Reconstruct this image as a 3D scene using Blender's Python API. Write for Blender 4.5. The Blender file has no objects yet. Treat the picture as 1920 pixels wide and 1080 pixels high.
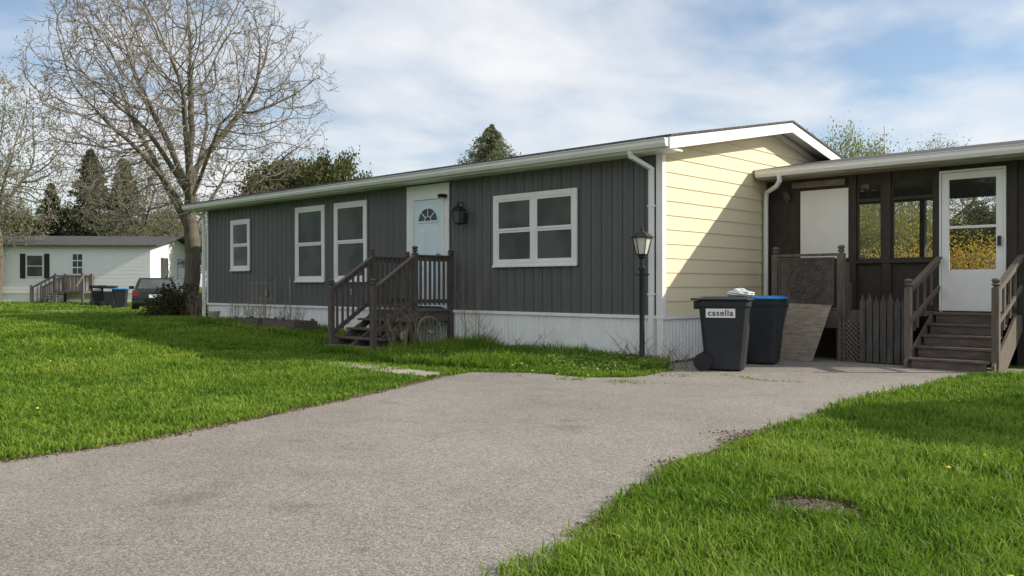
import bpy, bmesh, math, random
import numpy as np
from mathutils import Vector, Matrix
random.seed(7)
scene=bpy.context.scene; COL=scene.collection
R=math.radians
CAM=(7.03,-10.56,1.14); TH=R(43.6)
def c2w(cx,cy): return (7.03+.724*cx-.689*cy, -10.56+.689*cx+.724*cy)
def ss(t): t=np.clip(t,0,1); return t*t*(3-2*t)
DIP=c2w(-17,36)
def H(x,y):
    x=np.asarray(x,float); y=np.asarray(y,float)
    d=np.hypot(x-DIP[0],y-DIP[1])
    return .30*ss((-x-2.5)/10.5)*(1-.9*ss((9.5-d)/4.5))
# ---------------------------------------------------------------- materials
def newmat(name):
    m=bpy.data.materials.new(name); m.use_nodes=True; nt=m.node_tree
    b=nt.nodes['Principled BSDF']; return m,nt,b
def N(nt,t,**k):
    n=nt.nodes.new(t)
    for a,v in k.items():
        if a in n.inputs: n.inputs[a].default_value=v
        else: setattr(n,a,v)
    return n
def ramp(nt,fac,stops):
    r=nt.nodes.new('ShaderNodeValToRGB'); e=r.color_ramp.elements
    while len(e)<len(stops): e.new(.5)
    for el,(p,c) in zip(e,stops):
        el.position=p; el.color=(c[0],c[1],c[2],1) if hasattr(c,'__len__') else (c,c,c,1)
    nt.links.new(fac,r.inputs[0]); return r.outputs[0]
def sc(c,k): return tuple(min(1,x*k) for x in c)
def mat(name,col,rough=.6,var=.18,scale=6,stretch=(1,1,1),bump=.15,bscale=40,metal=0,spec=.5,dirt=None,dscale=.7):
    m,nt,b=newmat(name); L=nt.links.new
    tc=N(nt,'ShaderNodeTexCoord'); mp=N(nt,'ShaderNodeMapping'); mp.inputs['Scale'].default_value=stretch
    L(tc.outputs['Object'],mp.inputs['Vector'])
    n1=N(nt,'ShaderNodeTexNoise',Scale=scale,Detail=6.0,Roughness=.65); L(mp.outputs[0],n1.inputs['Vector'])
    c=ramp(nt,n1.outputs['Fac'],[(.25,sc(col,1-var)),(.75,sc(col,1+var))])
    if dirt:
        n3=N(nt,'ShaderNodeTexNoise',Scale=dscale,Detail=8.0,Roughness=.7); L(mp.outputs[0],n3.inputs['Vector'])
        mr=N(nt,'ShaderNodeMapRange'); mr.inputs[1].default_value=.5; mr.inputs[2].default_value=.75; mr.inputs[4].default_value=.7
        L(n3.outputs['Fac'],mr.inputs[0])
        mx=N(nt,'ShaderNodeMixRGB'); L(mr.outputs[0],mx.inputs[0]); L(c,mx.inputs[1]); mx.inputs[2].default_value=(*dirt,1); c=mx.outputs[0]
    L(c,b.inputs['Base Color'])
    b.inputs['Roughness'].default_value=rough; b.inputs['Metallic'].default_value=metal
    b.inputs['Specular IOR Level'].default_value=spec
    if bump:
        n2=N(nt,'ShaderNodeTexNoise',Scale=bscale,Detail=4.0); L(mp.outputs[0],n2.inputs['Vector'])
        bp=N(nt,'ShaderNodeBump',Strength=bump,Distance=.01); L(n2.outputs['Fac'],bp.inputs['Height']); L(bp.outputs[0],b.inputs['Normal'])
    return m
M={}
M['siding']=mat('dark_grey_vinyl',(.118,.115,.119),.5,.09,2.0,(1,1,.25),.12,30,dirt=(.165,.158,.15),dscale=.8)
M['white']=mat('white_painted_trim',(.87,.86,.85),.45,.04,3,(1,1,1),.05,30,dirt=(.74,.71,.67),dscale=1.3)
M['skirt']=mat('white_vinyl_skirting',(.90,.90,.89),.5,.04,2,(1,1,.4),.05,30,dirt=(.74,.71,.64),dscale=1.2)
M['cream']=mat('cream_lap_siding',(.80,.695,.475),.6,.04,2,(1,.3,1),.06,60,dirt=(.70,.61,.42),dscale=.9)
M['door']=mat('pale_icy_blue_door_paint',(.73,.84,.91),.35,.03,3,bump=.02)
M['black']=mat('black_metal',(.018,.018,.02),.4,.2,20,bump=.1)
M['wood']=mat('weathered_dark_wood',(.11,.090,.080),.85,.45,6,(6,6,1),.4,25)
M['woodx']=mat('weathered_step_wood',(.135,.105,.088),.85,.5,5,(1,7,7),.4,25,dirt=(.055,.046,.04),dscale=2)
M['grywood']=mat('grey_weathered_wood',(.145,.118,.098),.9,.45,5,(5,5,.8),.4,25,dirt=(.08,.068,.06),dscale=2.5)
M['palewood']=mat('pale_weathered_wood',(.36,.33,.29),.9,.35,5,(.8,5,5),.4,25,dirt=(.16,.13,.1),dscale=2)
M['header']=mat('peeling_header_wood',(.24,.19,.15),.9,.5,5,(1,6,9),.4,25,dirt=(.09,.07,.055),dscale=3)
M['picket']=mat('dark_weathered_picket',(.075,.068,.063),.9,.5,5,(6,6,.8),.4,25,dirt=(.17,.165,.155),dscale=3)
M['brown']=mat('dark_brown_stain',(.042,.032,.027),.7,.35,4,(3,3,1),.25,30)
M['ply']=mat('weathered_plywood',(.25,.215,.175),.85,.5,4,(1.5,1.5,7),.3,30,dirt=(.11,.10,.09),dscale=2.2)
M['bin']=mat('dark_grey_plastic',(.022,.026,.032),.55,.12,5,bump=.15,bscale=150,dirt=(.045,.045,.045),dscale=2,spec=.35)
M['binblue']=mat('blue_plastic_lid',(.02,.22,.55),.45,.1,5,bump=.1)
M['rubber']=mat('black_rubber',(.02,.02,.02),.8,.2,20)
M['concrete']=mat('pale_concrete',(.37,.335,.275),.9,.2,5,bump=.4,bscale=60,dirt=(.22,.19,.14),dscale=2)
M['drain']=mat('dirty_concrete',(.12,.11,.095),.95,.4,9,bump=.5,bscale=50,dirt=(.05,.04,.03),dscale=6)
M['terra']=mat('pale_clay_pot',(.45,.36,.27),.8,.15,10)
M['bark']=mat('tree_bark',(.15,.13,.10),.95,.45,5,(3,3,.6),.8,18,dirt=(.20,.19,.09),dscale=.9)
M['twig']=mat('twig_bark',(.22,.185,.155),.9,.3,3,bump=0)
M['soil']=mat('bare_soil',(.12,.09,.06),.95,.4,8,bump=.6,bscale=40)
M['red']=mat('red_lamp_plastic',(.25,.01,.01),.25,.1,10,bump=0)
M['carpaint']=mat('dark_green_car_paint',(.014,.02,.02),.3,.1,3,bump=0,spec=.6)
M['chrome']=mat('grey_metal',(.35,.35,.35),.45,.1,8,bump=0,metal=.6)
M['bagm']=mat('pale_plastic_bag',(.66,.68,.68),.5,.15,8,bump=.4,bscale=12)
M['dead']=mat('dead_stalk',(.26,.21,.14),.9,.3,8,bump=0)
M['shutter']=mat('black_shutter',(.02,.02,.02),.6,.1,8)
M['yellow']=mat('yellow_petals',(.85,.62,.02),.6,.1,20,bump=0)
M['farwhite']=mat('white_house_siding',(.90,.90,.90),.55,.03,2,bump=0)
M['lampglass']=mat('frosted_lamp_glass',(.68,.66,.60),.15,.1,8,bump=0)
def shingles():
    m,nt,b=newmat('grey_shingles'); L=nt.links.new
    tc=N(nt,'ShaderNodeTexCoord'); br=N(nt,'ShaderNodeTexBrick',Scale=1.0)
    br.inputs['Color1'].default_value=(.09,.087,.09,1); br.inputs['Color2'].default_value=(.15,.145,.145,1); br.inputs['Mortar'].default_value=(.035,.035,.035,1)
    br.inputs['Mortar Size'].default_value=.01; br.inputs['Brick Width'].default_value=.3; br.inputs['Row Height'].default_value=.14
    n=N(nt,'ShaderNodeTexNoise',Scale=30.0,Detail=5.0); L(tc.outputs['Object'],n.inputs['Vector']); L(tc.outputs['Object'],br.inputs['Vector'])
    mx=N(nt,'ShaderNodeMixRGB',blend_type='MULTIPLY'); mx.inputs[0].default_value=.6; L(br.outputs['Color'],mx.inputs[1]); L(n.outputs['Fac'],mx.inputs[2])
    L(mx.outputs[0],b.inputs['Base Color']); b.inputs['Roughness'].default_value=.9
    bp=N(nt,'ShaderNodeBump',Strength=.6,Distance=.01); L(br.outputs['Fac'],bp.inputs['Height']); L(bp.outputs[0],b.inputs['Normal'])
    return m
M['shingle']=shingles()
def glassmat():
    m,nt,b=newmat('window_glass'); L=nt.links.new
    tc=N(nt,'ShaderNodeTexCoord'); n=N(nt,'ShaderNodeTexNoise',Scale=1.6,Detail=1.0); L(tc.outputs['Object'],n.inputs['Vector'])
    c=ramp(nt,n.outputs['Fac'],[(.4,(.055,.062,.064)),(.6,(.10,.107,.105))]); L(c,b.inputs['Base Color']); b.inputs['Roughness'].default_value=.5
    bp=N(nt,'ShaderNodeBump',Strength=.04,Distance=.05); L(n.outputs['Fac'],bp.inputs['Height'])
    g=N(nt,'ShaderNodeBsdfGlossy',Roughness=.07); g.inputs['Color'].default_value=(.85,.92,1,1); L(bp.outputs[0],g.inputs['Normal'])
    lw=N(nt,'ShaderNodeFresnel',IOR=1.5); mx=N(nt,'ShaderNodeMixShader')
    L(lw.outputs[0],mx.inputs[0]); L(b.outputs[0],mx.inputs[1]); L(g.outputs[0],mx.inputs[2])
    L(mx.outputs[0],nt.nodes['Material Output'].inputs['Surface']); return m
M['glass']=glassmat()
def screenmat():
    m,nt,b=newmat('porch_screen'); L=nt.links.new
    b.inputs['Base Color'].default_value=(.07,.07,.07,1); b.inputs['Roughness'].default_value=.6
    t=N(nt,'ShaderNodeBsdfTransparent'); g=N(nt,'ShaderNodeBsdfGlossy',Roughness=.02)
    mx=N(nt,'ShaderNodeMixShader'); mx.inputs[0].default_value=.18; L(t.outputs[0],mx.inputs[1]); L(b.outputs[0],mx.inputs[2])
    fr=N(nt,'ShaderNodeFresnel',IOR=1.45); m2=N(nt,'ShaderNodeMixShader'); L(fr.outputs[0],m2.inputs[0]); L(mx.outputs[0],m2.inputs[1]); L(g.outputs[0],m2.inputs[2])
    L(m2.outputs[0],nt.nodes['Material Output'].inputs['Surface']); return m
M['screen']=screenmat()
def asphalt():
    m,nt,b=newmat('old_asphalt'); L=nt.links.new
    tc=N(nt,'ShaderNodeTexCoord')
    def noi(s,d=4,r=.6):
        n=N(nt,'ShaderNodeTexNoise',Scale=float(s),Detail=float(d),Roughness=r); L(tc.outputs['Object'],n.inputs['Vector']); return n.outputs['Fac']
    v=N(nt,'ShaderNodeTexVoronoi',Scale=150.0); L(tc.outputs['Object'],v.inputs['Vector'])
    bw=N(nt,'ShaderNodeRGBToBW'); L(v.outputs['Color'],bw.inputs[0])
    c=ramp(nt,bw.outputs[0],[(.12,(.165,.150,.132)),(.5,(.325,.301,.268)),(.85,(.53,.492,.44))])
    def mul(c,f,lo,hi,a,bb):
        r=ramp(nt,f,[(lo,a),(hi,bb)]); x=N(nt,'ShaderNodeMixRGB',blend_type='MULTIPLY'); x.inputs[0].default_value=1; L(c,x.inputs[1]); L(r,x.inputs[2]); return x.outputs[0]
    c=mul(c,noi(.4,7,.6),.35,.66,(.82,.80,.78),(1.0,.99,.98))
    c=mul(c,noi(2.2,7,.7),.32,.62,(.86,.85,.84),(1,1,1))
    c=mul(c,noi(40,4,.7),.3,.65,(.78,.78,.78),(1,1,1))
    c=mul(c,noi(.9,4,.6),.29,.39,(.70,.69,.68),(1,1,1))
    vc=N(nt,'ShaderNodeTexVoronoi',Scale=.33,feature='DISTANCE_TO_EDGE')
    nn=N(nt,'ShaderNodeTexNoise',Scale=3.0,Detail=5.0); L(tc.outputs['Object'],nn.inputs['Vector'])
    ad=N(nt,'ShaderNodeMixRGB',blend_type='ADD'); ad.inputs[0].default_value=.35; L(tc.outputs['Object'],ad.inputs[1]); L(nn.outputs['Color'],ad.inputs[2]); L(ad.outputs[0],vc.inputs['Vector'])
    c=mul(c,vc.outputs['Distance'],.0,.003,(.82,.81,.79),(1,1,1))
    L(c,b.inputs['Base Color']); b.inputs['Roughness'].default_value=.92
    bp=N(nt,'ShaderNodeBump',Strength=.6,Distance=.006); L(bw.outputs[0],bp.inputs['Height']); L(bp.outputs[0],b.inputs['Normal'])
    return m
M['asphalt']=asphalt()
def groundmat():
    m,nt,b=newmat('lawn_ground'); L=nt.links.new
    tc=N(nt,'ShaderNodeTexCoord')
    n=N(nt,'ShaderNodeTexNoise',Scale=.6,Detail=8.0,Roughness=.65); L(tc.outputs['Object'],n.inputs['Vector'])
    n2=N(nt,'ShaderNodeTexNoise',Scale=14.0,Detail=6.0,Roughness=.75); L(tc.outputs['Object'],n2.inputs['Vector'])
    c=ramp(nt,n.outputs['Fac'],[(.3,(.08,.15,.02)),(.6,(.13,.23,.03)),(.8,(.19,.25,.05))])
    c2=ramp(nt,n2.outputs['Fac'],[(.3,(.4,.4,.4)),(.65,(1,1,1))])
    x=N(nt,'ShaderNodeMixRGB',blend_type='MULTIPLY'); x.inputs[0].default_value=1; L(c,x.inputs[1]); L(c2,x.inputs[2])
    L(x.outputs[0],b.inputs['Base Color']); b.inputs['Roughness'].default_value=.95; b.inputs['Specular IOR Level'].default_value=.1
    bp=N(nt,'ShaderNodeBump',Strength=.8,Distance=.03); L(n2.outputs['Fac'],bp.inputs['Height']); L(bp.outputs[0],b.inputs['Normal'])
    return m
M['ground']=groundmat()
def leafmat(name,a,bb,c3,trans=.35,grad=True,patch=.5):
    m,nt,b=newmat(name); L=nt.links.new
    at=N(nt,'ShaderNodeAttribute'); at.attribute_name='gcol'; sp=N(nt,'ShaderNodeSeparateColor'); L(at.outputs['Color'],sp.inputs[0])
    tc=N(nt,'ShaderNodeTexCoord'); n=N(nt,'ShaderNodeTexNoise',Scale=patch,Detail=5.0,Roughness=.6); L(tc.outputs['Object'],n.inputs['Vector'])
    ma=N(nt,'ShaderNodeMath',operation='MULTIPLY_ADD'); L(sp.outputs[0],ma.inputs[0]); ma.inputs[1].default_value=.5
    mb=N(nt,'ShaderNodeMath',operation='MULTIPLY_ADD'); L(n.outputs['Fac'],mb.inputs[0]); mb.inputs[1].default_value=1.5; mb.inputs[2].default_value=-.5; L(mb.outputs[0],ma.inputs[2])
    c=ramp(nt,ma.outputs[0],[(.15,a),(.5,bb),(.95,c3)])
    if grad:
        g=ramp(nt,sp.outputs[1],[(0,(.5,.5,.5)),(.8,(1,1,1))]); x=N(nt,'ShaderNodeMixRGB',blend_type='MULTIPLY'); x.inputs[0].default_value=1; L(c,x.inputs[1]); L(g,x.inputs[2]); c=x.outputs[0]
    L(c,b.inputs['Base Color']); b.inputs['Roughness'].default_value=.55; b.inputs['Specular IOR Level'].default_value=.25
    t=N(nt,'ShaderNodeBsdfTranslucent'); L(c,t.inputs['Color']); mx=N(nt,'ShaderNodeMixShader'); mx.inputs[0].default_value=trans
    L(b.outputs[0],mx.inputs[1]); L(t.outputs[0],mx.inputs[2]); L(mx.outputs[0],nt.nodes['Material Output'].inputs['Surface'])
    return m
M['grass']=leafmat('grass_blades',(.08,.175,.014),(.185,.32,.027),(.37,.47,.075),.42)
M['budleaf']=leafmat('spring_bud_leaves',(.16,.16,.05),(.26,.27,.08),(.38,.37,.14),.4,False)
M['paleleaf']=leafmat('pale_spring_leaves',(.16,.17,.09),(.26,.28,.14),(.36,.37,.20),.4,False)
M['olive']=leafmat('olive_foliage',(.055,.07,.022),(.115,.13,.045),(.21,.21,.075),.35,False)
M['ygreen']=leafmat('yellow_green_foliage',(.14,.16,.045),(.24,.26,.08),(.36,.36,.13),.4,False)
M['spruce']=leafmat('conifer_needles',(.020,.034,.016),(.045,.064,.030),(.09,.10,.045),.15,False,.4)
M['spruce2']=leafmat('conifer_needles_light',(.12,.16,.09),(.20,.24,.13),(.36,.31,.17),.3,False,.5)
M['shrub']=leafmat('dark_shrub_leaves',(.03,.035,.014),(.055,.06,.025),(.10,.10,.04),.3,False,1.5)
M['forsy']=leafmat('yellow_blossom',(.22,.17,.02),(.52,.36,.04),(.78,.58,.10),.45,False,1.6)
M['weed']=leafmat('weed_leaves',(.09,.17,.02),(.19,.30,.04),(.38,.45,.10),.4,False,1.5)
M['litter']=leafmat('dead_leaves',(.10,.06,.04),(.20,.135,.085),(.32,.24,.16),.1,False,3)
# ---------------------------------------------------------------- builders
class MB:
    def __init__(s): s.v=[];s.f=[];s.m=[];s.c=0
    def poly(s,pts):
        n=len(s.v); s.v+=[tuple(p) for p in pts]; s.f.append(tuple(range(n,n+len(pts)))); s.m.append(s.c)
    def idx(s,vs,fs):
        n=len(s.v); s.v+=[tuple(p) for p in vs]
        for f in fs: s.f.append(tuple(n+i for i in f)); s.m.append(s.c)
    def box(s,x0,x1,y0,y1,z0,z1):
        vs=[(x,y,z) for z in (z0,z1) for y in (y0,y1) for x in (x0,x1)]
        s.idx(vs,[(0,2,3,1),(4,5,7,6),(0,1,5,4),(2,6,7,3),(0,4,6,2),(1,3,7,5)])
    def beam(s,p0,p1,w,h,up=(0,0,1)):
        p0=Vector(p0);p1=Vector(p1);d=(p1-p0).normalized();u=Vector(up)
        r=d.cross(u)
        if r.length<1e-4: r=Vector((1,0,0))
        r.normalize();u=r.cross(d).normalized()
        vs=[]
        for p in (p0,p1):
            for a,b in ((-1,-1),(1,-1),(1,1),(-1,1)): vs.append(p+r*a*w/2+u*b*h/2)
        s.idx(vs,[(0,3,2,1),(4,5,6,7),(0,1,5,4),(1,2,6,5),(2,3,7,6),(3,0,4,7)])
    def tube(s,pts,rad,n=8):
        pts=[Vector(p) for p in pts]
        if not hasattr(rad,'__len__'): rad=[rad]*len(pts)
        vs=[];fs=[];ref=None
        for i,p in enumerate(pts):
            d=(pts[min(i+1,len(pts)-1)]-pts[max(i-1,0)]).normalized()
            if ref is None: ref=Vector((1,0,0)) if abs(d.x)<.8 else Vector((0,1,0))
            a=(ref-d*ref.dot(d)).normalized(); ref=a; b=d.cross(a)
            for k in range(n):
                t=2*math.pi*k/n; vs.append(p+(a*math.cos(t)+b*math.sin(t))*rad[i])
        for i in range(len(pts)-1):
            for k in range(n):
                k2=(k+1)%n; fs.append((i*n+k,i*n+k2,(i+1)*n+k2,(i+1)*n+k))
        fs.append(tuple(range(n))[::-1]); fs.append(tuple((len(pts)-1)*n+k for k in range(n)))
        s.idx(vs,fs)
    def lathe(s,prof,c=(0,0,0),n=16):
        vs=[];fs=[]
        for r,z in prof:
            for k in range(n):
                t=2*math.pi*(k+.5)/n; vs.append((c[0]+r*math.cos(t),c[1]+r*math.sin(t),c[2]+z))
        for i in range(len(prof)-1):
            for k in range(n):
                k2=(k+1)%n; fs.append((i*n+k,i*n+k2,(i+1)*n+k2,(i+1)*n+k))
        fs.append(tuple(range(n))[::-1]); fs.append(tuple((len(prof)-1)*n+k for k in range(n)))
        s.idx(vs,fs)
    def prism(s,pts,ax,a,b):
        def P(p,t): return {'x':(t,p[0],p[1]),'y':(p[0],t,p[1]),'z':(p[0],p[1],t)}[ax]
        n=len(pts); vs=[P(p,a) for p in pts]+[P(p,b) for p in pts]
        fs=[tuple(range(n))[::-1],tuple(range(n,2*n))]+[(i,(i+1)%n,n+(i+1)%n,n+i) for i in range(n)]
        s.idx(vs,fs)
MW={}
def top(name,label,cat,loc=(0,0,0),rot=0,group=None):
    o=bpy.data.objects.new(name,None); o.empty_display_size=.3; COL.objects.link(o)
    o.location=loc; o.rotation_euler=(0,0,rot); MW[o.name]=Matrix.Translation(loc)@Matrix.Rotation(rot,4,'Z')
    o['label']=label;o['category']=cat
    if group:o['group']=group
    return o
def finish(me,name,mats,parent,label,cat,kind):
    for m in mats: me.materials.append(M[m] if isinstance(m,str) else m)
    o=bpy.data.objects.new(name,me); COL.objects.link(o)
    if parent:
        o.parent=parent; MW[o.name]=MW[parent.name]
    if label:o['label']=label
    if cat:o['category']=cat
    if kind:o['kind']=kind
    return o
def obj(mb,name,mats,parent=None,label=None,cat=None,kind=None,bevel=0,smooth=False,world=False,loc=None,rot=0):
    if isinstance(mats,str): mats=[mats]
    me=bpy.data.meshes.new(name); V=mb.v
    if world and parent:
        inv=MW[parent.name].inverted(); V=[inv@Vector(v) for v in V]
    me.from_pydata(V,[],mb.f); me.polygons.foreach_set('material_index',mb.m)
    bm=bmesh.new(); bm.from_mesh(me); bmesh.ops.recalc_face_normals(bm,faces=bm.faces); bm.to_mesh(me); bm.free()
    if smooth: me.shade_smooth(); me.set_sharp_from_angle(angle=R(40))
    o=finish(me,name,mats,parent,label,cat,kind)
    if loc: o.location=loc; o.rotation_euler=(0,0,rot)
    if bevel:
        b=o.modifiers.new('Bevel','BEVEL'); b.width=bevel; b.segments=2; b.limit_method='ANGLE'
    return o
def npmesh(name,V,Fs,gcol=None,matidx=None):
    me=bpy.data.meshes.new(name); V=np.asarray(V,np.float32); me.vertices.add(len(V)); me.vertices.foreach_set('co',V.ravel())
    tot=np.concatenate([np.full(len(F),F.shape[1],np.int32) for F in Fs]); loops=np.concatenate([F.ravel() for F in Fs]).astype(np.int32)
    me.loops.add(len(loops)); me.loops.foreach_set('vertex_index',loops); me.polygons.add(len(tot))
    st=np.concatenate([[0],np.cumsum(tot)[:-1]]).astype(np.int32); me.polygons.foreach_set('loop_start',st)
    try: me.polygons.foreach_set('loop_total',tot)
    except Exception: pass
    me.update(calc_edges=True)
    if gcol is not None:
        a=me.attributes.new('gcol','FLOAT_COLOR','POINT'); a.data.foreach_set('color',np.asarray(gcol,np.float32).ravel())
    if matidx is not None: me.polygons.foreach_set('material_index',np.asarray(matidx,np.int32))
    return me
def dup(o,loc,rot=None,scale=None,parent=None,label=None):
    n=o.copy(); COL.objects.link(n)
    if parent: n.parent=parent
    else:
        n.location=loc
        if rot is not None: n.rotation_euler=(0,0,rot)
        if scale: n.scale=(scale,)*3 if not hasattr(scale,'__len__') else scale
        if label: n['label']=label
    for c in o.children: dup(c,None,parent=n)
    return n
def vnoise(x,y,s,seed):
    g=np.random.default_rng(seed).random((256,256)); x=x/s+1000; y=y/s+1000
    xi=np.floor(x).astype(int);yi=np.floor(y).astype(int);fx=x-xi;fy=y-yi;fx=fx*fx*(3-2*fx);fy=fy*fy*(3-2*fy)
    a=g[xi%256,yi%256];b=g[(xi+1)%256,yi%256];c=g[xi%256,(yi+1)%256];d=g[(xi+1)%256,(yi+1)%256]
    return (a*(1-fx)+b*fx)*(1-fy)+(c*(1-fx)+d*fx)*fy
def inpoly(x,y,P):
    c=np.zeros(len(x),bool);n=len(P)
    for i in range(n):
        x0,y0=P[i];x1,y1=P[(i+1)%n]
        if y0==y1: continue
        k=((y0>y)!=(y1>y))&(x<(x1-x0)*(y-y0)/(y1-y0)+x0); c^=k
    return c
def ragged(P,amp,step,seed,keep=lambda x,y:False):
    r=np.random.default_rng(seed); out=[]
    for i in range(len(P)):
        a=np.array(P[i]);b=np.array(P[(i+1)%len(P)]);L=np.linalg.norm(b-a);n=max(1,int(L/step))
        nr=np.array([-(b-a)[1],(b-a)[0]])/max(L,1e-6)
        for k in range(n):
            p=a+(b-a)*k/n
            if not keep(*p): p=p+nr*(vnoise(np.array([p[0]]),np.array([p[1]]),.35,seed)[0]-.5)*2*amp+nr*r.normal(0,amp*.25)
            out.append((float(p[0]),float(p[1])))
    return out
# ---------------------------------------------------------------- ground
ax=np.concatenate([[-700,-400,-200,-120,-80,-60],np.arange(-48,12,.5),[12,14,18,25,40,80,150,300,700]])
ay=np.concatenate([[-700,-300,-100,-50,-30,-20],np.arange(-15,15,.5),[15,20,30,50,80,120,250,700]])
gx,gy=np.meshgrid(ax,ay); gz=H(gx,gy); V=np.stack([gx,gy,gz],-1).reshape(-1,3); nx=len(ax)
i,j=np.meshgrid(np.arange(nx-1),np.arange(len(ay)-1)); b0=(j*nx+i).ravel()
me=npmesh('ground',V,[np.stack([b0,b0+1,b0+nx+1,b0+nx],-1)]); me.shade_smooth(); finish(me,'ground',['ground'],None,None,None,'structure')
DRIVE=[(1.0,-30),(.95,-12),(.858,-8.85),(.731,-7.75),(.324,-6.63),(-.254,-5.03),(-.945,-3.525),(-1.085,-2.84),(-.43,-2.35),(.40,-2.25),(.83,-1.84),(.7,-.75),(.1,-.3),(.1,2.6),(4.6,2.6),(3.75,1.4),(3.72,-2.31),(3.92,-4.8),(4.14,-6.12),(4.36,-6.92),(4.68,-7.85),(4.9,-9.5),(5.1,-12),(5.2,-30)]
DR=ragged(DRIVE,.07,.12,3,keep=lambda x,y:(y>-.5 and x<3.9) or y<-12)
def flat(name,P,z,m,kind='structure',zf=None):
    bm=bmesh.new(); vs=[bm.verts.new((x,y,(zf(x,y) if zf else 0)+z)) for x,y in P]; f=bm.faces.new(vs); bmesh.ops.triangulate(bm,faces=[f])
    me=bpy.data.meshes.new(name); bm.to_mesh(me); bm.free()
    for p in me.polygons:
        if p.normal.z<0: p.flip()
    return finish(me,name,[m],None,None,None,kind)
flat('driveway',DR,.008,'asphalt')
mb=MB()
for a,b in ((-5.6,-4.2),(-4.17,-2.3),(-2.27,-1.15)): mb.box(a,b,-3.66,-3.16,-.05,.024)
obj(mb,'path','concrete',kind='structure',bevel=.01)
P2=[c2w(*p) for p in ((-21,34),(-12.5,34),(-12.5,38.5),(-21,38.5))]
flat('neighbour_driveway',ragged(P2,.15,.5,5),.045,'asphalt')
flat('flower_bed_soil',ragged([(-1.3,-.02),(-1.3,-1.2),(.3,-1.5),(.6,-.7),(.05,-.02)],.06,.12,9),.004,'soil')
# ---------------------------------------------------------------- main house
house=top('mobile_home','long single-storey home with dark grey vertical siding and cream gable','house')
XL=-13.87;ZE=3.10;YR=3.44;SL=.19
def roofz(y): return 3.96-SL*abs(y-YR)
mb=MB(); x=XL; prof=[]
while x<-.001:
    prof+=[(x,-.024),(x+.080,-.024),(x+.094,-.008),(x+.172,-.008),(x+.180,.006),(x+.192,.006)]
    x+=.203
prof=[(min(p[0],-.0),p[1]) for p in prof]
for a,b in zip(prof[:-1],prof[1:]): mb.poly([(a[0],a[1],.70),(b[0],b[1],.70),(b[0],b[1],ZE),(a[0],a[1],ZE)])
mb.box(XL,-.01,.01,.1,0,ZE)
mb.box(XL,0,6.8,6.88,.0,ZE)
mb.prism([(0.1,0),(6.8,0),(6.8,roofz(6.8)-.1),(YR,roofz(YR)-.1),(0.1,roofz(.1)-.1)],'x',XL,XL+.08)
obj(mb,'wall','siding',house,label='dark grey vertical vinyl siding')
mb=MB(); z=.70;k=.212
def yr(z):
    if z<=roofz(0)-.12: return 0.0,6.88
    w=(roofz(YR)-.12-z)/SL; return max(0,YR-w),min(6.88,YR+w)
LP=.014
while z<3.8:
    z1=min(z+k,3.835); a0,b0_=yr(z);a1,b1=yr(z1)
    zs=[z,z1]; kz=roofz(0)-.12
    if z<kz<z1: zs=[z,kz,z1]
    for q0,q1 in zip(zs[:-1],zs[1:]):
        A0,B0=yr(q0);A1,B1=yr(q1);X0=LP*(1-(q0-z)/k);X1=LP*(1-(q1-z)/k)
        mb.poly([(X0+.006,A0,q0),(X0+.006,B0,q0),(X1+.006,B1,q1),(X1+.006,A1,q1)])
    mb.poly([(-.01,a0,z),(LP+.006,a0,z),(LP+.006,b0_,z),(-.01,b0_,z)])
    z=z1
obj(mb,'gable_wall','cream',house,label='pale cream horizontal lap siding')
mb=MB(); mb.box(-.075,.03,-.037,-.026,.70,ZE); mb.box(.0245,.036,-.037,.06,.70,ZE)
obj(mb,'corner_trim','white',house,bevel=.004)
mb=MB(); mb.box(XL-.02,XL+.06,-.037,-.026,.70,ZE); obj(mb,'corner_trim','white',house,bevel=.004)
mb=MB(); x=XL+.02; w=.09; dd=.02
while x<-.0:
    mb.poly([(x,-.0,-.12),(x+w*.45,-.0,-.12),(x+w*.45,-.0,.66),(x,-.0,.66)])
    mb.poly([(x+w*.45,-.0,-.12),(x+w*.6,-dd,-.12),(x+w*.6,-dd,.66),(x+w*.45,-.0,.66)])
    mb.poly([(x+w*.6,-dd,-.12),(x+w*.88,-dd,-.12),(x+w*.88,-dd,.66),(x+w*.6,-dd,.66)])
    mb.poly([(x+w*.88,-dd,-.12),(x+w,-.0,-.12),(x+w,-.0,.66),(x+w*.88,-dd,.66)])
    x+=w
y=0
while y<6.8:
    mb.poly([(0.008,y,-.12),(0.008,y+w*.45,-.12),(0.008,y+w*.45,.66),(0.008,y,.66)])
    mb.poly([(0.008,y+w*.45,-.12),(.024,y+w*.6,-.12),(.024,y+w*.6,.66),(0.008,y+w*.45,.66)])
    mb.poly([(.024,y+w*.6,-.12),(.024,y+w*.88,-.12),(.024,y+w*.88,.66),(.024,y+w*.6,.66)])
    mb.poly([(.024,y+w*.88,-.12),(.008,y+w,-.12),(.008,y+w,.66),(.024,y+w*.88,.66)])
    y+=w
mb.box(XL,.04,-.042,-.022,.655,.705); mb.box(.027,.052,-.04,6.8,.65,.699)
mb.box(-.06,.045,-.034,-.023,-.12,.654)
obj(mb,'skirting','skirt',house,label='white ribbed vinyl skirting')
X0,X1=-14.4,.375
mb=MB(); ye0,ye1=-.36,7.24
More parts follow.
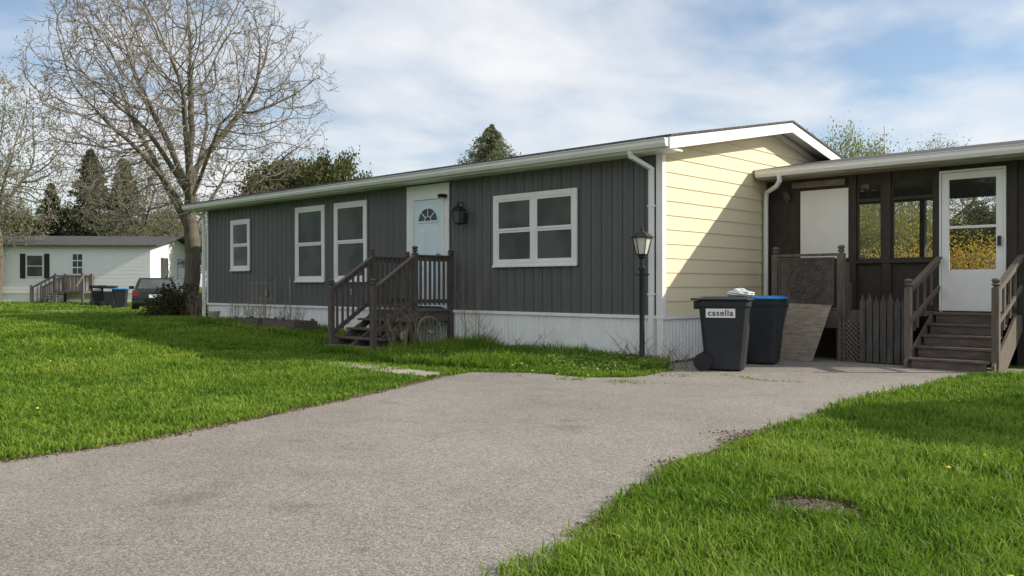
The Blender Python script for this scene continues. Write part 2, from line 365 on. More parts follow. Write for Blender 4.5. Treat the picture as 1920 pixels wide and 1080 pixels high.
def slab(mb,t0,t1,x0,x1):
    P=[(ye0,roofz(ye0)+t0),(YR,roofz(YR)+t0),(ye1,roofz(ye1)+t0),(ye1,roofz(ye1)+t1),(YR,roofz(YR)+t1),(ye0,roofz(ye0)+t1)]
    for a,b in ((0,1),(1,2)):
        c,d=5-a,5-b
        vs=[(x,)+P[q] for x in (x0,x1) for q in (a,b,d,c)]
        mb.idx(vs,[(0,1,2,3),(7,6,5,4),(0,4,5,1),(1,5,6,2),(2,6,7,3),(3,7,4,0)])
slab(mb,0,.035,X0-.02,X1+.02); roof=obj(mb,'roof','shingle',house,label='dark grey shingle roof')
mb=MB()
for x0,x1 in ((X0,X0+.03),(X1-.03,X1+.004)): slab(mb,-.17,-.004,x0,x1)
slab(mb,-.05,-.004,X0+.03,X1-.03)
mb.box(X0+.03,X1-.03,-.33,.02,ZE-.03,ZE-.005)
mb.box(X0+.03,X1-.03,-.35,-.33,ZE-.03,roofz(-.35)-.055)
for a,b in ((0.03,YR),(YR,6.85)):
    mb.beam((.034,a,roofz(a)-.13),(.034,b,roofz(b)-.13),.02,.10)
obj(mb,'fascia','white',roof,label='white painted eave and rake boards')
mb=MB(); mb.prism([(-.352,3.10),(-.43,3.10),(-.455,3.15),(-.455,3.195),(-.475,3.205),(-.475,3.215),(-.352,3.215)],'x',X0,X1-.02)
obj(mb,'gutter','white',roof,bevel=.004)
mb=MB(); mb.beam((-.28,-.40,3.10),(-.28,-.36,3.0),.075,.06,(1,0,0)); mb.beam((-.28,-.37,3.02),(-.13,-.07,2.86),.075,.06); mb.box(-.17,-.095,-.10,-.038,.05,2.88)
for zz in (1.0,2.3): mb.box(-.185,-.08,-.104,-.034,zz,zz+.03)
obj(mb,'downspout','white',house,bevel=.008)
mb=MB(); mb.beam((XL-.1,-.38,3.10),(XL-.06,-.06,2.9),.06,.06); mb.box(XL-.10,XL-.03,-.12,-.05,.3,2.92)
obj(mb,'downspout','white',house,bevel=.008)
def window(parent,x0,x1,z0,z1,n=1,cas=.085,y=-.025):
    mb=MB(); d=.03; yo=y-d
    mb.box(x0,x0+cas,yo,y,z0,z1); mb.box(x1-cas,x1,yo,y,z0,z1); mb.box(x0+cas,x1-cas,yo,y,z1-cas,z1); mb.box(x0+cas,x1-cas,yo,y,z0,z0+cas)
    mb.box(x0-.012,x1+.012,yo-.018,yo-.001,z0-.012,z0+.02)
    ix0,ix1=x0+cas,x1-cas; w=(ix1-ix0)/n; iz0,iz1=z0+cas,z1-cas; zm=(iz0+iz1)/2
    if n==2: mb.box((ix0+ix1)/2-.045,(ix0+ix1)/2+.045,yo+.002,y,iz0,iz1)
    gb=MB()
    for k in range(n):
        a=ix0+k*w+(.045 if k else 0); b=ix0+(k+1)*w-(.045 if k<n-1 else 0)
        s=.038
        for (q0,q1,yy) in ((iz0,zm,y-.006),(zm,iz1,y-.016)):
            mb.box(a,a+s,yy-.008,yy+.006,q0,q1); mb.box(b-s,b,yy-.008,yy+.006,q0,q1); mb.box(a+s,b-s,yy-.008,yy+.006,q0,q0+s); mb.box(a+s,b-s,yy-.008,yy+.006,q1-s,q1)
            gb.poly([(a+s,yy+.001,q0+s),(b-s,yy+.001,q0+s),(b-s,yy+.001,q1-s),(a+s,yy+.001,q1-s)])
    wo=obj(mb,'window','white',parent,label='white framed sash window',bevel=.003); obj(gb,'glass','glass',wo); return wo
window(house,-12.62,-11.70,1.51,2.76); window(house,-9.70,-8.56,1.23,2.89); window(house,-8.20,-7.06,1.23,2.89); window(house,-3.43,-1.56,1.47,2.70,2)
mb=MB(); mb.box(-5.79,-5.60,-.047,-.025,.72,3.04); mb.box(-4.70,-4.58,-.047,-.025,.72,3.04); mb.box(-5.60,-4.70,-.046,-.025,2.80,3.04)
mb.box(-5.60,-5.56,-.07,-.0255,.74,2.80); mb.box(-4.74,-4.70,-.07,-.0255,.74,2.80); mb.box(-5.56,-4.74,-.07,-.0255,2.76,2.80)
obj(mb,'door_trim','white',house,bevel=.004)
mb=MB(); dx0,dx1=-5.555,-4.745; mb.box(dx0,dx1,-.05,-.0256,.76,2.755)
cx=(dx0+dx1)/2
for a,b in ((dx0+.10,cx-.05),(cx+.05,dx1-.10)):
    for q0,q1 in ((.90,1.35),(1.45,2.2)):
        mb.box(a,b,-.058,-.0505,q0,q1); mb.box(a+.03,b-.03,-.064,-.0585,q0+.03,q1-.03)
def fan(mb,r0,r1,y0,y1,n=16,t0=0,t1=math.pi):
    P=[(cx+r1*math.cos(t0+(t1-t0)*i/n),2.36+.85*r1*math.sin(t0+(t1-t0)*i/n)) for i in range(n+1)]
    Q=[(cx+r0*math.cos(t0+(t1-t0)*i/n),2.36+.85*r0*math.sin(t0+(t1-t0)*i/n)) for i in range(n+1)]
    for i in range(n): mb.prism([P[i],P[i+1],Q[i+1],Q[i]],'y',y0,y1)
fan(mb,.27,.305,-.064,-.0505); mb.box(cx-.305,cx+.305,-.064,-.0505,2.325,2.36)
for t in (45,90,135):
    mb.beam((cx+.09*math.cos(R(t)),-.058,2.36+.077*math.sin(R(t))),(cx+.28*math.cos(R(t)),-.058,2.36+.235*math.sin(R(t))),.012,.018)
fan(mb,.085,.10,-.063,-.0505)
dr=obj(mb,'door','door',house,label='pale blue panelled door with fan window',bevel=.003)
mb=MB(); fan(mb,.001,.268,-.054,-.0508); obj(mb,'fan_window','glass',dr)
mb=MB(); mb.tube([(dx1-.07,-.05,1.72),(dx1-.07,-.10,1.72)],[.012,.012]); mb.lathe([(.001,-.03),(.022,-.02),(.03,0),(.022,.02),(.001,.03)],(dx1-.07,-.115,1.72),12); obj(mb,'handle','chrome',dr,smooth=True)
mb=MB(); mb.box(-4.70,-4.62,-.16,-.048,2.76,2.82); mb.tube([(-4.66,-.14,2.8),(-4.66,-.22,2.78)],[.03,.035]); obj(mb,'motion_sensor','black',house)
def lantern(parent,x,y,z,s,nm='lantern',wallarm=False):
    mb=MB()
    mb.lathe([(.05*s,0),(.22*s,.03*s),(.24*s,.08*s)],(x,y,z),6)
    mb.lathe([(.44*s,.70*s),(.45*s,.74*s),(.20*s,.92*s),(.06*s,.97*s),(.05*s,1.02*s),(.08*s,1.05*s),(.02*s,1.12*s)],(x,y,z),6)
    for k in range(6):
        t=2*math.pi*(k+.5)/6; mb.tube([(x+.23*s*math.cos(t),y+.23*s*math.sin(t),z+.07*s),(x+.38*s*math.cos(t),y+.38*s*math.sin(t),z+.71*s)],.018*s,5)
    o=obj(mb,nm,'black',parent)
    g=MB(); g.lathe([(.20*s,.08*s),(.355*s,.70*s)],(x,y,z),6); obj(g,'lamp_glass','lampglass' if not wallarm else 'glass',o)
    if wallarm:
        m=MB(); m.box(x-.05,x+.05,-.05,-.0255,z+.05*s,z+.6*s); m.tube([(x,-.04,z+.1*s),(x,y,z-.02*s)],.012,6); m.tube([(x,-.04,z+.55*s),(x,-.06,z+1.15*s),(x,y,z+1.15*s),(x,y,z+1.05*s)],.012,6); obj(m,'bracket','black',o)
    return o
lantern(house,-4.17,-.20,2.24,.34,'wall_lantern',True)
for a,b,c,d in ((-7.62,-7.5,.95,1.08),(-11.0,-10.9,.9,1.05)):
    mb=MB(); mb.box(a,b,-.05,-.025,c,d); obj(mb,'outlet_cover','chrome',house)
# ---------------------------------------------------------------- front stairs
st=top('wooden_stairs','weathered dark brown wooden porch stairs with railings at the front door','stairs',(-5.12,0,.05))
SXL,SXR=-5.74,-4.52
mb=MB()
for k in range(7): mb.box(SXL-.03,SXR+.04,-.95+k*.132,-.95+k*.132+.124,.68,.715)
mb.box(SXL,SXR,-.93,-.90,.5,.678); mb.box(SXL,SXL+.04,-.9,-.06,.5,.678); mb.box(SXR-.04,SXR,-.9,-.06,.5,.678)
obj(mb,'deck','woodx',st,world=True,bevel=.005)
for i,(yb,zt) in enumerate(((-1.20,.55),(-1.45,.39),(-1.70,.24),(-1.95,.11))):
    mb=MB(); mb.box(SXL-.06,SXR+.05,yb,yb+.12,zt-.035,zt); mb.box(SXL-.06,SXR+.05,yb+.128,yb+.25,zt-.035,zt)
    if i<3: mb.box(SXL+.02,SXR-.02,yb+.225,yb+.245,zt-.2,zt-.036)
    obj(mb,'step','woodx',st,world=True,bevel=.006)
for x in (SXL+.06,SXR-.06,-5.13):
    mb=MB(); mb.prism([(-.94,.50),(-.94,.68),(-1.15,.51),(-1.93,.07),(-1.93,-.08),(-1.8,-.08)],'x',x-.02,x+.02)
    obj(mb,'stringer','wood',st,world=True)
def post(x,y,z0,z1,s=.09):
    mb=MB(); h=s/2; mb.box(x-h,x+h,y-h,y+h,z0,z1-.12)
    mb.lathe([(.03,-.12),(.03,-.10),(.055,-.09),(.055,-.075),(.03,-.065),(.052,-.04),(.055,-.02),(.03,0)],(x,y,z1),12)
    return mb
for (x,y,z1) in ((SXR,-.06,1.80),(SXL,-.06,1.80),(SXR,-.90,1.84),(SXL,-.90,1.84),(SXR,-1.80,1.26),(SXL,-1.80,1.26)): obj(post(x,y,-.1,z1),'post','wood',st,world=True,bevel=.006)
for x in (SXR,SXL):
    mb=MB(); mb.box(x-.02,x+.02,-.86,-.10,1.58,1.66); mb.box(x-.05,x+.05,-.86,-.10,1.661,1.69); mb.box(x-.02,x+.02,-.86,-.10,.83,.90)
    for k in range(7): yy=-.80+k*.108; mb.box(x+.02,x+.056,yy-.019,yy+.019,.80,1.64)
    mb.beam((x,-.92,1.62),(x,-1.78,1.04),.045,.09); mb.beam((x,-.92,1.67),(x,-1.82,1.075),.10,.03); mb.beam((x,-.94,.86),(x,-1.78,.30),.045,.07)
    for k in range(7):
        t=(k+.5)/7; yy=-.96-.80*t; z=1.62-.56*t; mb.box(x+.02,x+.056,yy-.017,yy+.017,z-.80,z)
    obj(mb,'railing','wood',st,world=True,bevel=.004)
# ---------------------------------------------------------------- screened porch
po=top('screened_porch','dark brown screened porch with low shingle roof joined to the home','porch',(2.3,3.2,0))
PX=4.45
mb=MB()
mb.box(.03,.62,3.2,3.28,.3,3.0); mb.box(.62,1.47,3.215,3.28,.3,1.6); mb.box(.62,1.47,3.22,3.28,1.6,3.0)
mb.box(1.58,1.99,3.22,3.27,.3,1.50); mb.box(2.12,2.76,3.22,3.27,.3,1.50); mb.box(1.47,2.84,3.2,3.29,2.76,3.0); mb.box(2.84,PX,3.2,3.29,2.88,3.0)
for a,b in ((1.47,1.58),(1.99,2.12),(2.76,2.84),(3.73,3.86)): mb.box(a,b,3.17,3.3,.3,3.0)
mb.box(3.86,PX,3.21,3.28,.0,2.88)
mb.box(1.58,2.76,3.16,3.3,1.50,1.545); mb.box(.1,2.84,3.205,3.26,.0,.299)
mb.box(PX-.08,PX,3.3,6.4,0,1.5);mb.box(PX-.08,PX,3.3,6.4,2.7,3.0)
for y in (4.3,5.3,6.35): mb.box(PX-.09,PX+.01,y,y+.1,1.5,2.7)
mb.box(.06,PX,6.4,6.48,0,1.35); mb.box(.06,PX,6.4,6.48,2.75,3.0)
for x in (.1,1.5,2.9,4.2): mb.box(x,x+.09,6.38,6.5,1.35,2.75)
mb.box(.06,PX-.09,3.3,6.39,.70,.77)
mb.box(.06,PX-.09,3.3,6.39,3.01,3.03)
obj(mb,'wall','brown',po,world=True)
for a,b in ((1.58,1.99),(2.12,2.76)):
    mb=MB(); mb.box(a,a+.035,3.2,3.235,1.545,2.76); mb.box(b-.035,b,3.2,3.235,1.545,2.76); mb.box(a+.035,b-.035,3.2,3.235,1.545,1.58); mb.box(a+.035,b-.035,3.2,3.235,2.48,2.53)
    w_=obj(mb,'window','brown',po,world=True,label='dark framed porch screen')
    g=MB(); g.poly([(a,3.225,1.545),(b,3.225,1.545),(b,3.225,2.76),(a,3.225,2.76)]); obj(g,'screen','screen',w_,world=True)
mb=MB(); mb.box(.64,1.45,3.185,3.213,1.59,2.73); obj(mb,'panel','white',po,world=True,label='white blank board over an opening',bevel=.004)
mb=MB(); mb.box(.50,1.40,3.165,3.199,2.78,2.88); obj(mb,'header_board','header',po,world=True,bevel=.004)
mb=MB(); a,b=2.87,3.70; y0,y1=3.15,3.19
mb.box(a,a+.10,y0,y1,.77,2.82); mb.box(b-.10,b,y0,y1,.77,2.82); mb.box(a+.10,b-.10,y0,y1,2.72,2.82); mb.box(a+.10,b-.10,y0,y1,.77,1.38); mb.box(a+.10,b-.10,y0+.01,y1-.01,1.99,2.03)
mb.box(2.84,2.865,3.13,3.17,.77,2.86); mb.box(3.705,3.73,3.13,3.17,.77,2.86); mb.box(2.865,3.705,3.13,3.17,2.825,2.86)
sd=obj(mb,'door','white',po,world=True,label='white storm door with large glass',bevel=.004)
g=MB(); g.poly([(a+.1,3.172,1.38),(b-.1,3.172,1.38),(b-.1,3.172,2.72),(a+.1,3.172,2.72)]); obj(g,'glass','screen',sd,world=True)
mb=MB(); mb.box(b-.07,b-.03,3.10,3.149,1.72,1.86); obj(mb,'handle','black',sd,world=True)
mb=MB(); ps=.17
def pz(y): return 3.06+ps*(y-2.75) if y<5.3 else 3.06+ps*2.55-ps*(y-5.3)
for (ya,yb) in ((2.72,5.3),(5.3,7.9)):
    za,zb=(pz(2.75),pz(5.3)) if ya<3 else (pz(5.3),pz(5.3)-ps*2.6)
    mb.idx([(x,y,z) for x in (.03,4.75) for (y,z) in ((ya,za),(yb,zb),(yb,zb+.035),(ya,za+.035))],[(0,1,2,3),(7,6,5,4),(0,4,5,1),(1,5,6,2),(2,6,7,3),(3,7,4,0)])
pr=obj(mb,'roof','shingle',po,world=True,label='low sloping grey shingle roof')
mb=MB(); mb.box(.06,4.72,2.76,2.79,2.93,3.058); mb.box(.06,4.72,2.79,3.19,2.93,2.95); mb.box(.06,4.72,3.19,6.5,3.031,3.05)
obj(mb,'fascia','palewood',pr,world=True,label='weathered eave board')
mb=MB(); mb.prism([(2.757,2.96),(2.68,2.96),(2.655,3.01),(2.655,3.06),(2.64,3.07),(2.64,3.08),(2.757,3.08)],'x',.08,4.75); obj(mb,'gutter','white',pr,world=True,bevel=.004)
mb=MB(); mb.tube([(.50,2.70,2.97),(.50,2.72,2.88),(.40,2.80,2.80),(.12,3.02,2.74),(.09,3.04,2.62),(.09,3.04,.4)],.04,10); obj(mb,'downspout','white',pr,world=True,smooth=True)
mb=MB(); mb.box(.45,2.82,2.2,3.14,.70,.76); mb.box(.45,2.82,2.18,2.199,.5,.76)
obj(mb,'deck','wood',po,world=True,bevel=.005)
for x in (.66,1.72): obj(post(x,2.26,0,1.76,.10),'post','grywood',po,world=True,bevel=.006)
for a,b in ((1.60,1.64),(.77,.81)): mb=MB(); mb.box(.71,1.67,2.24,2.28,a,b); obj(mb,'railing','grywood',po,world=True)
mb=MB(); mb.box(1.63,1.84,2.3,2.36,.1,1.2);mb.box(1.80,1.83,2.12,2.3,.0,1.5); obj(mb,'side_board','wood',po,world=True)
M['carve']=mat('dark_carved_board',(.085,.072,.062),.7,.5,7,bump=.4,bscale=25,dirt=(.045,.038,.033),dscale=5)
cs=MB(); cx0,cx1,cz0,cz1=.74,1.64,.84,1.58; ym=2.19
cs.box(cx0,cx1,ym,ym+.02,cz0,cz1)
for a,b,c,d in ((cx0,cx1,cz0,cz0+.03),(cx0,cx1,cz1-.03,cz1),(cx0,cx0+.03,cz0+.03,cz1-.03),(cx1-.03,cx1,cz0+.03,cz1-.03)): cs.box(a,b,ym-.012,ym-.001,c,d)
mx_,mz=(cx0+cx1)/2,(cz0+cz1)/2
for r in (.07,.17,.27): cs.tube([(mx_+r*math.cos(t),ym-.003,mz+r*math.sin(t)) for t in np.linspace(0,2*math.pi,33)],.009,5)
for k in range(16):
    t=2*math.pi*k/16; cs.tube([(mx_+q*math.cos(t+dt),ym-.003,mz+q*math.sin(t+dt)) for q,dt in ((.07,0),(.12,.2),(.17,.2),(.27,0))],.008,4)
    cs.tube([(mx_+.30*math.cos(t)+.035*math.cos(s_),ym-.003,mz+.30*math.sin(t)+.035*math.sin(s_)) for s_ in np.linspace(0,2*math.pi,9)],.007,4)
obj(cs,'carved_panel','carve',label='dark carved panel with worn round medallion pattern on railing',cat='panel')
mb=MB()
mb.idx([(x-.05,y,z) for x,y,z in ((.98,1.70,.01),(1.58,1.66,.01),(1.72,2.02,.84),(1.02,2.08,.86),(.98,1.715,.02),(1.58,1.675,.02),(1.72,2.035,.85),(1.02,2.095,.87))],[(0,1,2,3),(7,6,5,4),(0,4,5,1),(1,5,6,2),(2,6,7,3),(3,7,4,0)])
obj(mb,'plywood_sheet','ply',label='weathered plywood sheet leaning against the side deck',cat='plywood')
mb=MB()
for k in range(-8,12):
    for d in (-1,1):
        x0=1.78+k*.07
        q=[]
        for t in np.linspace(0,1,25):
            x=x0+d*.62*t; z=.02+.62*t
            if 1.76<x<2.06: q.append((x,z))
        if len(q)>2: mb.beam((q[0][0],2.14+.008*d,q[0][1]),(q[-1][0],2.14+.008*d,q[-1][1]),.006,.025,(0,0,1))
mb.box(1.74,1.77,2.12,2.16,0,.68); mb.box(2.05,2.08,2.12,2.16,0,.68)
obj(mb,'lattice','grywood',label='small wooden lattice under the side deck',cat='lattice')
gt=top('picket_gate','weathered dark wooden picket gate beside the porch steps','gate',(2.4,2.08,0))
mb=MB()
for k in range(7):
    x=2.07+k*.099; h=1.0+.03*math.sin(k*2.1); mb.prism([(x,.03),(x+.082,.03),(x+.082,h-.09),(x+.065,h-.07),(x+.0425,h+.02),(x+.02,h-.07),(x,h-.09)],'y',2.07+.004*(k%2),2.09+.004*(k%2))
obj(mb,'pickets','picket',gt,world=True,label='pointed dark pickets')
for a,b in ((.22,.30),(.72,.80)): mb=MB(); mb.box(2.06,2.76,2.10,2.13,a,b); obj(mb,'rail','picket',gt,world=True)
s2=top('wooden_stairs','weathered grey wooden steps with railings at the storm door','stairs',(3.32,2.6,0))
for i,(yb,zt) in enumerate(((2.78,.75),(2.52,.60),(2.26,.45),(2.00,.30),(1.74,.15))):
    mb=MB(); mb.box(2.86,3.88,yb,yb+.12,zt-.035,zt); mb.box(2.86,3.88,yb+.128,yb+.25,zt-.035,zt); mb.box(2.90,3.84,yb+.02,yb+.038,zt-.15,zt-.036)
    if i==0: mb.box(2.86,3.88,3.03,3.145,.715,.75)
    obj(mb,'step','woodx',s2,world=True,bevel=.006)
for x in (2.84,3.93):
    mb=MB(); mb.prism([(1.7,-.05),(1.7,.10),(2.8,.73),(3.1,.73),(3.1,.5),(2.2,-.05)],'x',x-.02,x+.02)
    mb.beam((x,3.14,1.52),(x,1.86,1.06),.04,.08); mb.beam((x,3.14,1.57),(x,1.82,1.09),.085,.028); mb.beam((x,3.14,1.12),(x,1.86,.62),.035,.06)
    for k in range(3): yy=2.2+k*.3; mb.box(x-.016,x+.016,yy-.016,yy+.016,.55+(yy-2.2)*.5,1.18+(yy-2.2)*.36)
    obj(mb,'railing','grywood',s2,world=True,bevel=.004)
    obj(post(x,1.84,-.05,1.24,.09),'post','grywood',s2,world=True,bevel=.006)
mb=MB(); mb.tube([(.42,3.12,2.9),(.42,3.12,2.75)],.003,4); mb.prism([(.35,2.72),(.42,2.74),(.48,2.68),(.51,2.58),(.46,2.61),(.45,2.53),(.41,2.61),(.37,2.57),(.38,2.65)],'y',3.115,3.125)
obj(mb,'hanging_ornament','carve',label='small dark metal ornament hanging under the porch eave',cat='ornament')
# ---------------------------------------------------------------- bins
def make_bin(name,label,loc,rot,lid,group,sc_=(1,1,.955)):
    b=top(name,label,'trash bin',loc,rot,group); b.scale=sc_
    mb=MB()
    def ring(hx,hy,z,cut=.05,ox=0): return [(ox+sx*(hx-(cut if c else 0)),sy*(hy-(0 if c else cut)),z) for sx,sy,c in ((1,-1,0),(1,1,0),(1,1,1),(-1,1,1),(-1,1,0),(-1,-1,0),(-1,-1,1),(1,-1,1))]
    rings=[ring(.25,.23,.02),ring(.27,.245,.25),ring(.325,.285,.88),ring(.34,.30,.90),ring(.34,.30,.98)]
    vs=sum(rings,[]); fs=[]
    for r in range(4):
        for k in range(8): k2=(k+1)%8; fs.append((r*8+k,r*8+k2,(r+1)*8+k2,(r+1)*8+k))
    fs+= [tuple(range(8)),tuple(range(32,40))]
    mb.idx(vs,fs); mb.box(-.38,-.33,-.22,.22,.86,.90)
    for s_ in (-.2,.2): mb.box(-.40,-.32,s_-.02,s_+.02,.86,.98)
    body=obj(mb,'body','bin',b,bevel=.012,smooth=False)
    mb=MB(); r0=ring(.37,.32,.985,.06,.0); r1=ring(.37,.32,1.005,.06); r2=ring(.30,.25,1.035,.06); vs=r0+r1+r2; fs=[]
    for r in range(2):
        for k in range(8): k2=(k+1)%8; fs.append((r*8+k,r*8+k2,(r+1)*8+k2,(r+1)*8+k))
    fs+=[tuple(range(8)),tuple(range(16,24))]; mb.idx(vs,fs); mb.tube([(-.42,-.26,1.0),(-.42,.26,1.0)],.018,8); mb.box(-.42,-.36,-.27,-.22,.985,1.01); mb.box(-.42,-.36,.22,.27,.985,1.01)
    obj(mb,'lid',lid,b,bevel=.01)
    for sy in (-1,1):
        mb=MB(); yy=sy*.27; mb.tube([(-.27,yy-.03,.125),(-.27,yy+.03,.125)],.125,20); mb.tube([(-.27,yy-.034,.125),(-.27,yy+.034,.125)],.05,12); obj(mb,'wheel','rubber',b,bevel=.008)
    return b
def text_mesh(s,size,extr=.001,bold=.0):
    cu=bpy.data.curves.new('t','FONT'); cu.body=s; cu.size=size; cu.extrude=extr; cu.offset=bold; cu.align_x='CENTER'; cu.align_y='CENTER'; cu.space_character=1.1
    o=bpy.data.objects.new('t',cu); COL.objects.link(o); dg=bpy.context.evaluated_depsgraph_get(); me=bpy.data.meshes.new_from_object(o.evaluated_get(dg)); bpy.data.objects.remove(o); return me
def sticker(b,s,xc):
    mb=MB()
    def P(x,z): return (x,-(.245+(z-.25)*.0635)-.004,z)
    x0,x1,z0,z1=xc-.19,xc+.19,.745,.87
    mb.poly([P(x0,z0),P(x1,z0),P(x1,z1),P(x0,z1)]); st_=obj(mb,'label_sticker','white',b,label='white sticker with black lettering')
    me=text_mesh(s,.116,.0004,.0018)
    for v in me.vertices:
        q=P(v.co.x*.98+xc,v.co.y+.808); v.co=(q[0],q[1]-.002,q[2])
    finish(me,'lettering',['black'],st_,None,None,None)
bin1=make_bin('trash_bin','dark grey wheeled bin with white lettered sticker by the house corner',(1.17,-.22,.008),R(24),'bin','wheeled bins')
bin2=make_bin('trash_bin','dark wheeled bin with blue lid beside the other bin',(1.07,.98,.008),R(14),'binblue','wheeled bins',(.92,.92,.955))
sticker(bin1,'casella',-.04)
bm=bmesh.new(); bmesh.ops.create_icosphere(bm,subdivisions=4,radius=1)
for v in bm.verts:
    n=math.sin(v.co.x*7+1)*math.cos(v.co.y*6)*.12+math.sin(v.co.z*11+v.co.x*5)*.06
    v.co*=1+n; v.co.x*=.17;v.co.y*=.12;v.co.z*=.04 if v.co.z<0 else .06
    if v.co.z>.05: v.co.z+=.02
me=bpy.data.meshes.new('plastic_bag'); bm.to_mesh(me); bm.free(); me.shade_smooth()
o=finish(me,'plastic_bag',['bagm'],None,'pale crumpled plastic bag lying on the bin lid','bag',None); o.location=(1.32,-.10,1.03); o.rotation_euler=(0,0,.4)
# ---------------------------------------------------------------- lamp post
lp=top('lamp_post','black garden lamp post with six-sided lantern by the skirting','lamp post',(.08,-.61,0))
mb=MB(); mb.lathe([(.07,0),(.07,.03),(.05,.05),(.038,.08),(.036,1.35),(.05,1.37),(.05,1.40),(.03,1.42),(.03,1.52),(.06,1.55),(.06,1.56)],(0,0,0),14); mb.tube([(-.12,0,1.30),(.12,0,1.30)],.012,6)
obj(mb,'post','black',lp,smooth=True); lantern(lp,0,0,1.56,.36)
# ---------------------------------------------------------------- garden bits
mb=MB(); mb.lathe([(.10,0),(.14,.20),(.15,.20),(.15,.24),(.125,.24),(.12,.18)],(0,0,0),16)
x,y=-12.2,-.7; obj(mb,'flower_pot','terra',label='pale clay flower pot on the lawn by the skirting',cat='flower pot',loc=(x,y,float(H(x,y))),smooth=True)
for a,b in ((-10.9,-9.75),(-9.55,-8.3)):
    pb=MB()
    for q in range(2):
        pb.box(a,b,-.95,-.92,.15+q*.13,.275+q*.13); pb.box(a,b,-.42,-.39,.15+q*.13,.275+q*.13); pb.box(a,a+.03,-.92,-.42,.15+q*.13,.275+q*.13); pb.box(b-.03,b,-.92,-.42,.15+q*.13,.275+q*.13)
    for cx_,cy_ in ((a+.05,-.90),(b-.05,-.90),(a+.05,-.44),(b-.05,-.44)): pb.box(cx_-.03,cx_+.03,cy_-.03+.04*(1 if cy_<-.6 else -1),cy_+.03+.04*(1 if cy_<-.6 else -1),.1,.45)
    o=obj(pb,'planter_box','woodx',label='low dark wooden raised planter beside the skirting',cat='planter',bevel=.005); o['group']='raised planters'
mb=MB(); x0_,y0_,w_,h_=-10.8,-.5,1.0,1.25
for k in range(6): xx=x0_+k*w_/5; mb.tube([(xx,y0_,.2),(xx+.01,y0_,.2+h_*(.85+.15*math.sin(k*3)))],.006,5)
for k in range(3): mb.tube([(x0_,y0_-.01,.5+k*.35),(x0_+w_,y0_-.01,.5+k*.35)],.004,4)
obj(mb,'wire_trellis','palewood',label='thin wire trellis standing in the planter',cat='trellis')
mb=MB(); mb.tube([(-9.0,-.6,.2),(-9.0,-.62,1.35)],.012,5); obj(mb,'garden_stake','palewood',label='thin wooden stake in the planter',cat='stake')
mb=MB(); c=(-4.34,-.72,.33); r=.27
mb.tube([(c[0]-.03*math.sin(t),c[1]+r*math.cos(t),c[2]+r*math.sin(t)) for t in np.linspace(0,2*math.pi,37)],.012,6)
for k in range(12):
    t=2*math.pi*k/12; mb.tube([c,(c[0]-.03*math.sin(t),c[1]+r*math.cos(t),c[2]+r*math.sin(t))],.005,4)
mb.tube([(c[0]-.03,c[1],c[2]),(c[0]+.05,c[1],c[2])],.035,10)
obj(mb,'spoked_hoop','palewood',label='grey spoked hoop leaning against the wooden stairs',cat='garden ornament')
def stalks(x,y,n,h,seed,label,sx=.25):
    r=random.Random(seed); mb=MB()
    for k in range(n):
        x0=x+r.uniform(-sx,sx); y0=y+r.uniform(-.1,.1); hh=h*r.uniform(.5,1); lx=r.uniform(-.2,.2);ly=r.uniform(-.1,.1); zb=float(H(x,y))
        P=[(x0+lx*t*t,y0+ly*t*t,zb+t*hh) for t in (0,.33,.66,1)]; mb.tube(P,[.006,.005,.004,.002],4)
        for j in range(6):
            t=r.uniform(.3,.95); p=(x0+lx*t*t,y0+ly*t*t,zb+t*hh); L_=r.uniform(.08,.25); a=r.uniform(0,6.28)
            mb.tube([p,(p[0]+L_*math.cos(a),p[1]+L_*.5*math.sin(a),p[2]+L_*.8)],[.003,.0015],3)
    o=obj(mb,'dead_weed','dead',label=label,cat='dead plant'); o['group']='dead weeds by the skirting'
stalks(-3.7,-.35,7,1.45,1,'tall dry dead weed stalks against the wall')
stalks(-3.2,-.5,8,.6,2,'short dry dead weeds against the skirting'); stalks(-4.3,-1.1,12,.8,4,'dry dead weeds beside the wooden stairs'); stalks(-4.25,-1.5,12,.7,14,'dry dead weeds beside the wooden stairs'); stalks(-2.3,-.4,5,.4,5,'short dry dead weeds against the skirting'); stalks(-.3,-.35,8,.35,6,'short dry dead weeds against the skirting'); stalks(-12.9,-.8,9,.7,7,'dry dead weeds against the skirting'); stalks(.5,-.45,7,.3,8,'short dry dead weeds against the skirting'); stalks(-11.5,-.6,9,.6,17,'dry dead weeds against the skirting')
stalks(-10.3,-.7,22,.7,18,'dry dead weeds in the raised planter',.55); stalks(-8.9,-.7,22,.6,19,'dry dead weeds in the raised planter',.55)
mb=MB(); mb.lathe([(.15,0),(.15,.008),(.12,.014),(.05,.012)],(0,0,0),20)
obj(mb,'drain_cover','drain',label='round dirty concrete drain cover sunk in the lawn',cat='drain cover',loc=(5.15,-6.33,.006))
flat('bare_patch',ragged([(4.85,-6.25),(5.0,-6.55),(5.35,-6.5),(5.45,-6.15),(5.1,-6.05)],.05,.08,4),.005,'soil')
sh=top('added_shade_shed','unseen white sided shed added to cast shade on the lawn','shed',(11,1.4,0))  # invented building out of view, added so its shadow covers the right lawn
mb=MB(); mb.box(9.25,13.3,-.25,3.2,0,3.0); mb.prism([(-.25,3.0),(3.2,3.0),(1.5,3.7)],'x',9.25,13.3); obj(mb,'wall','farwhite',sh,world=True)
mb=MB(); mb.prism([(-.45,2.95),(1.5,3.75),(3.4,2.95),(3.4,3.02),(1.5,3.83),(-.45,3.02)],'x',9.1,13.45); obj(mb,'roof','shingle',sh,world=True)
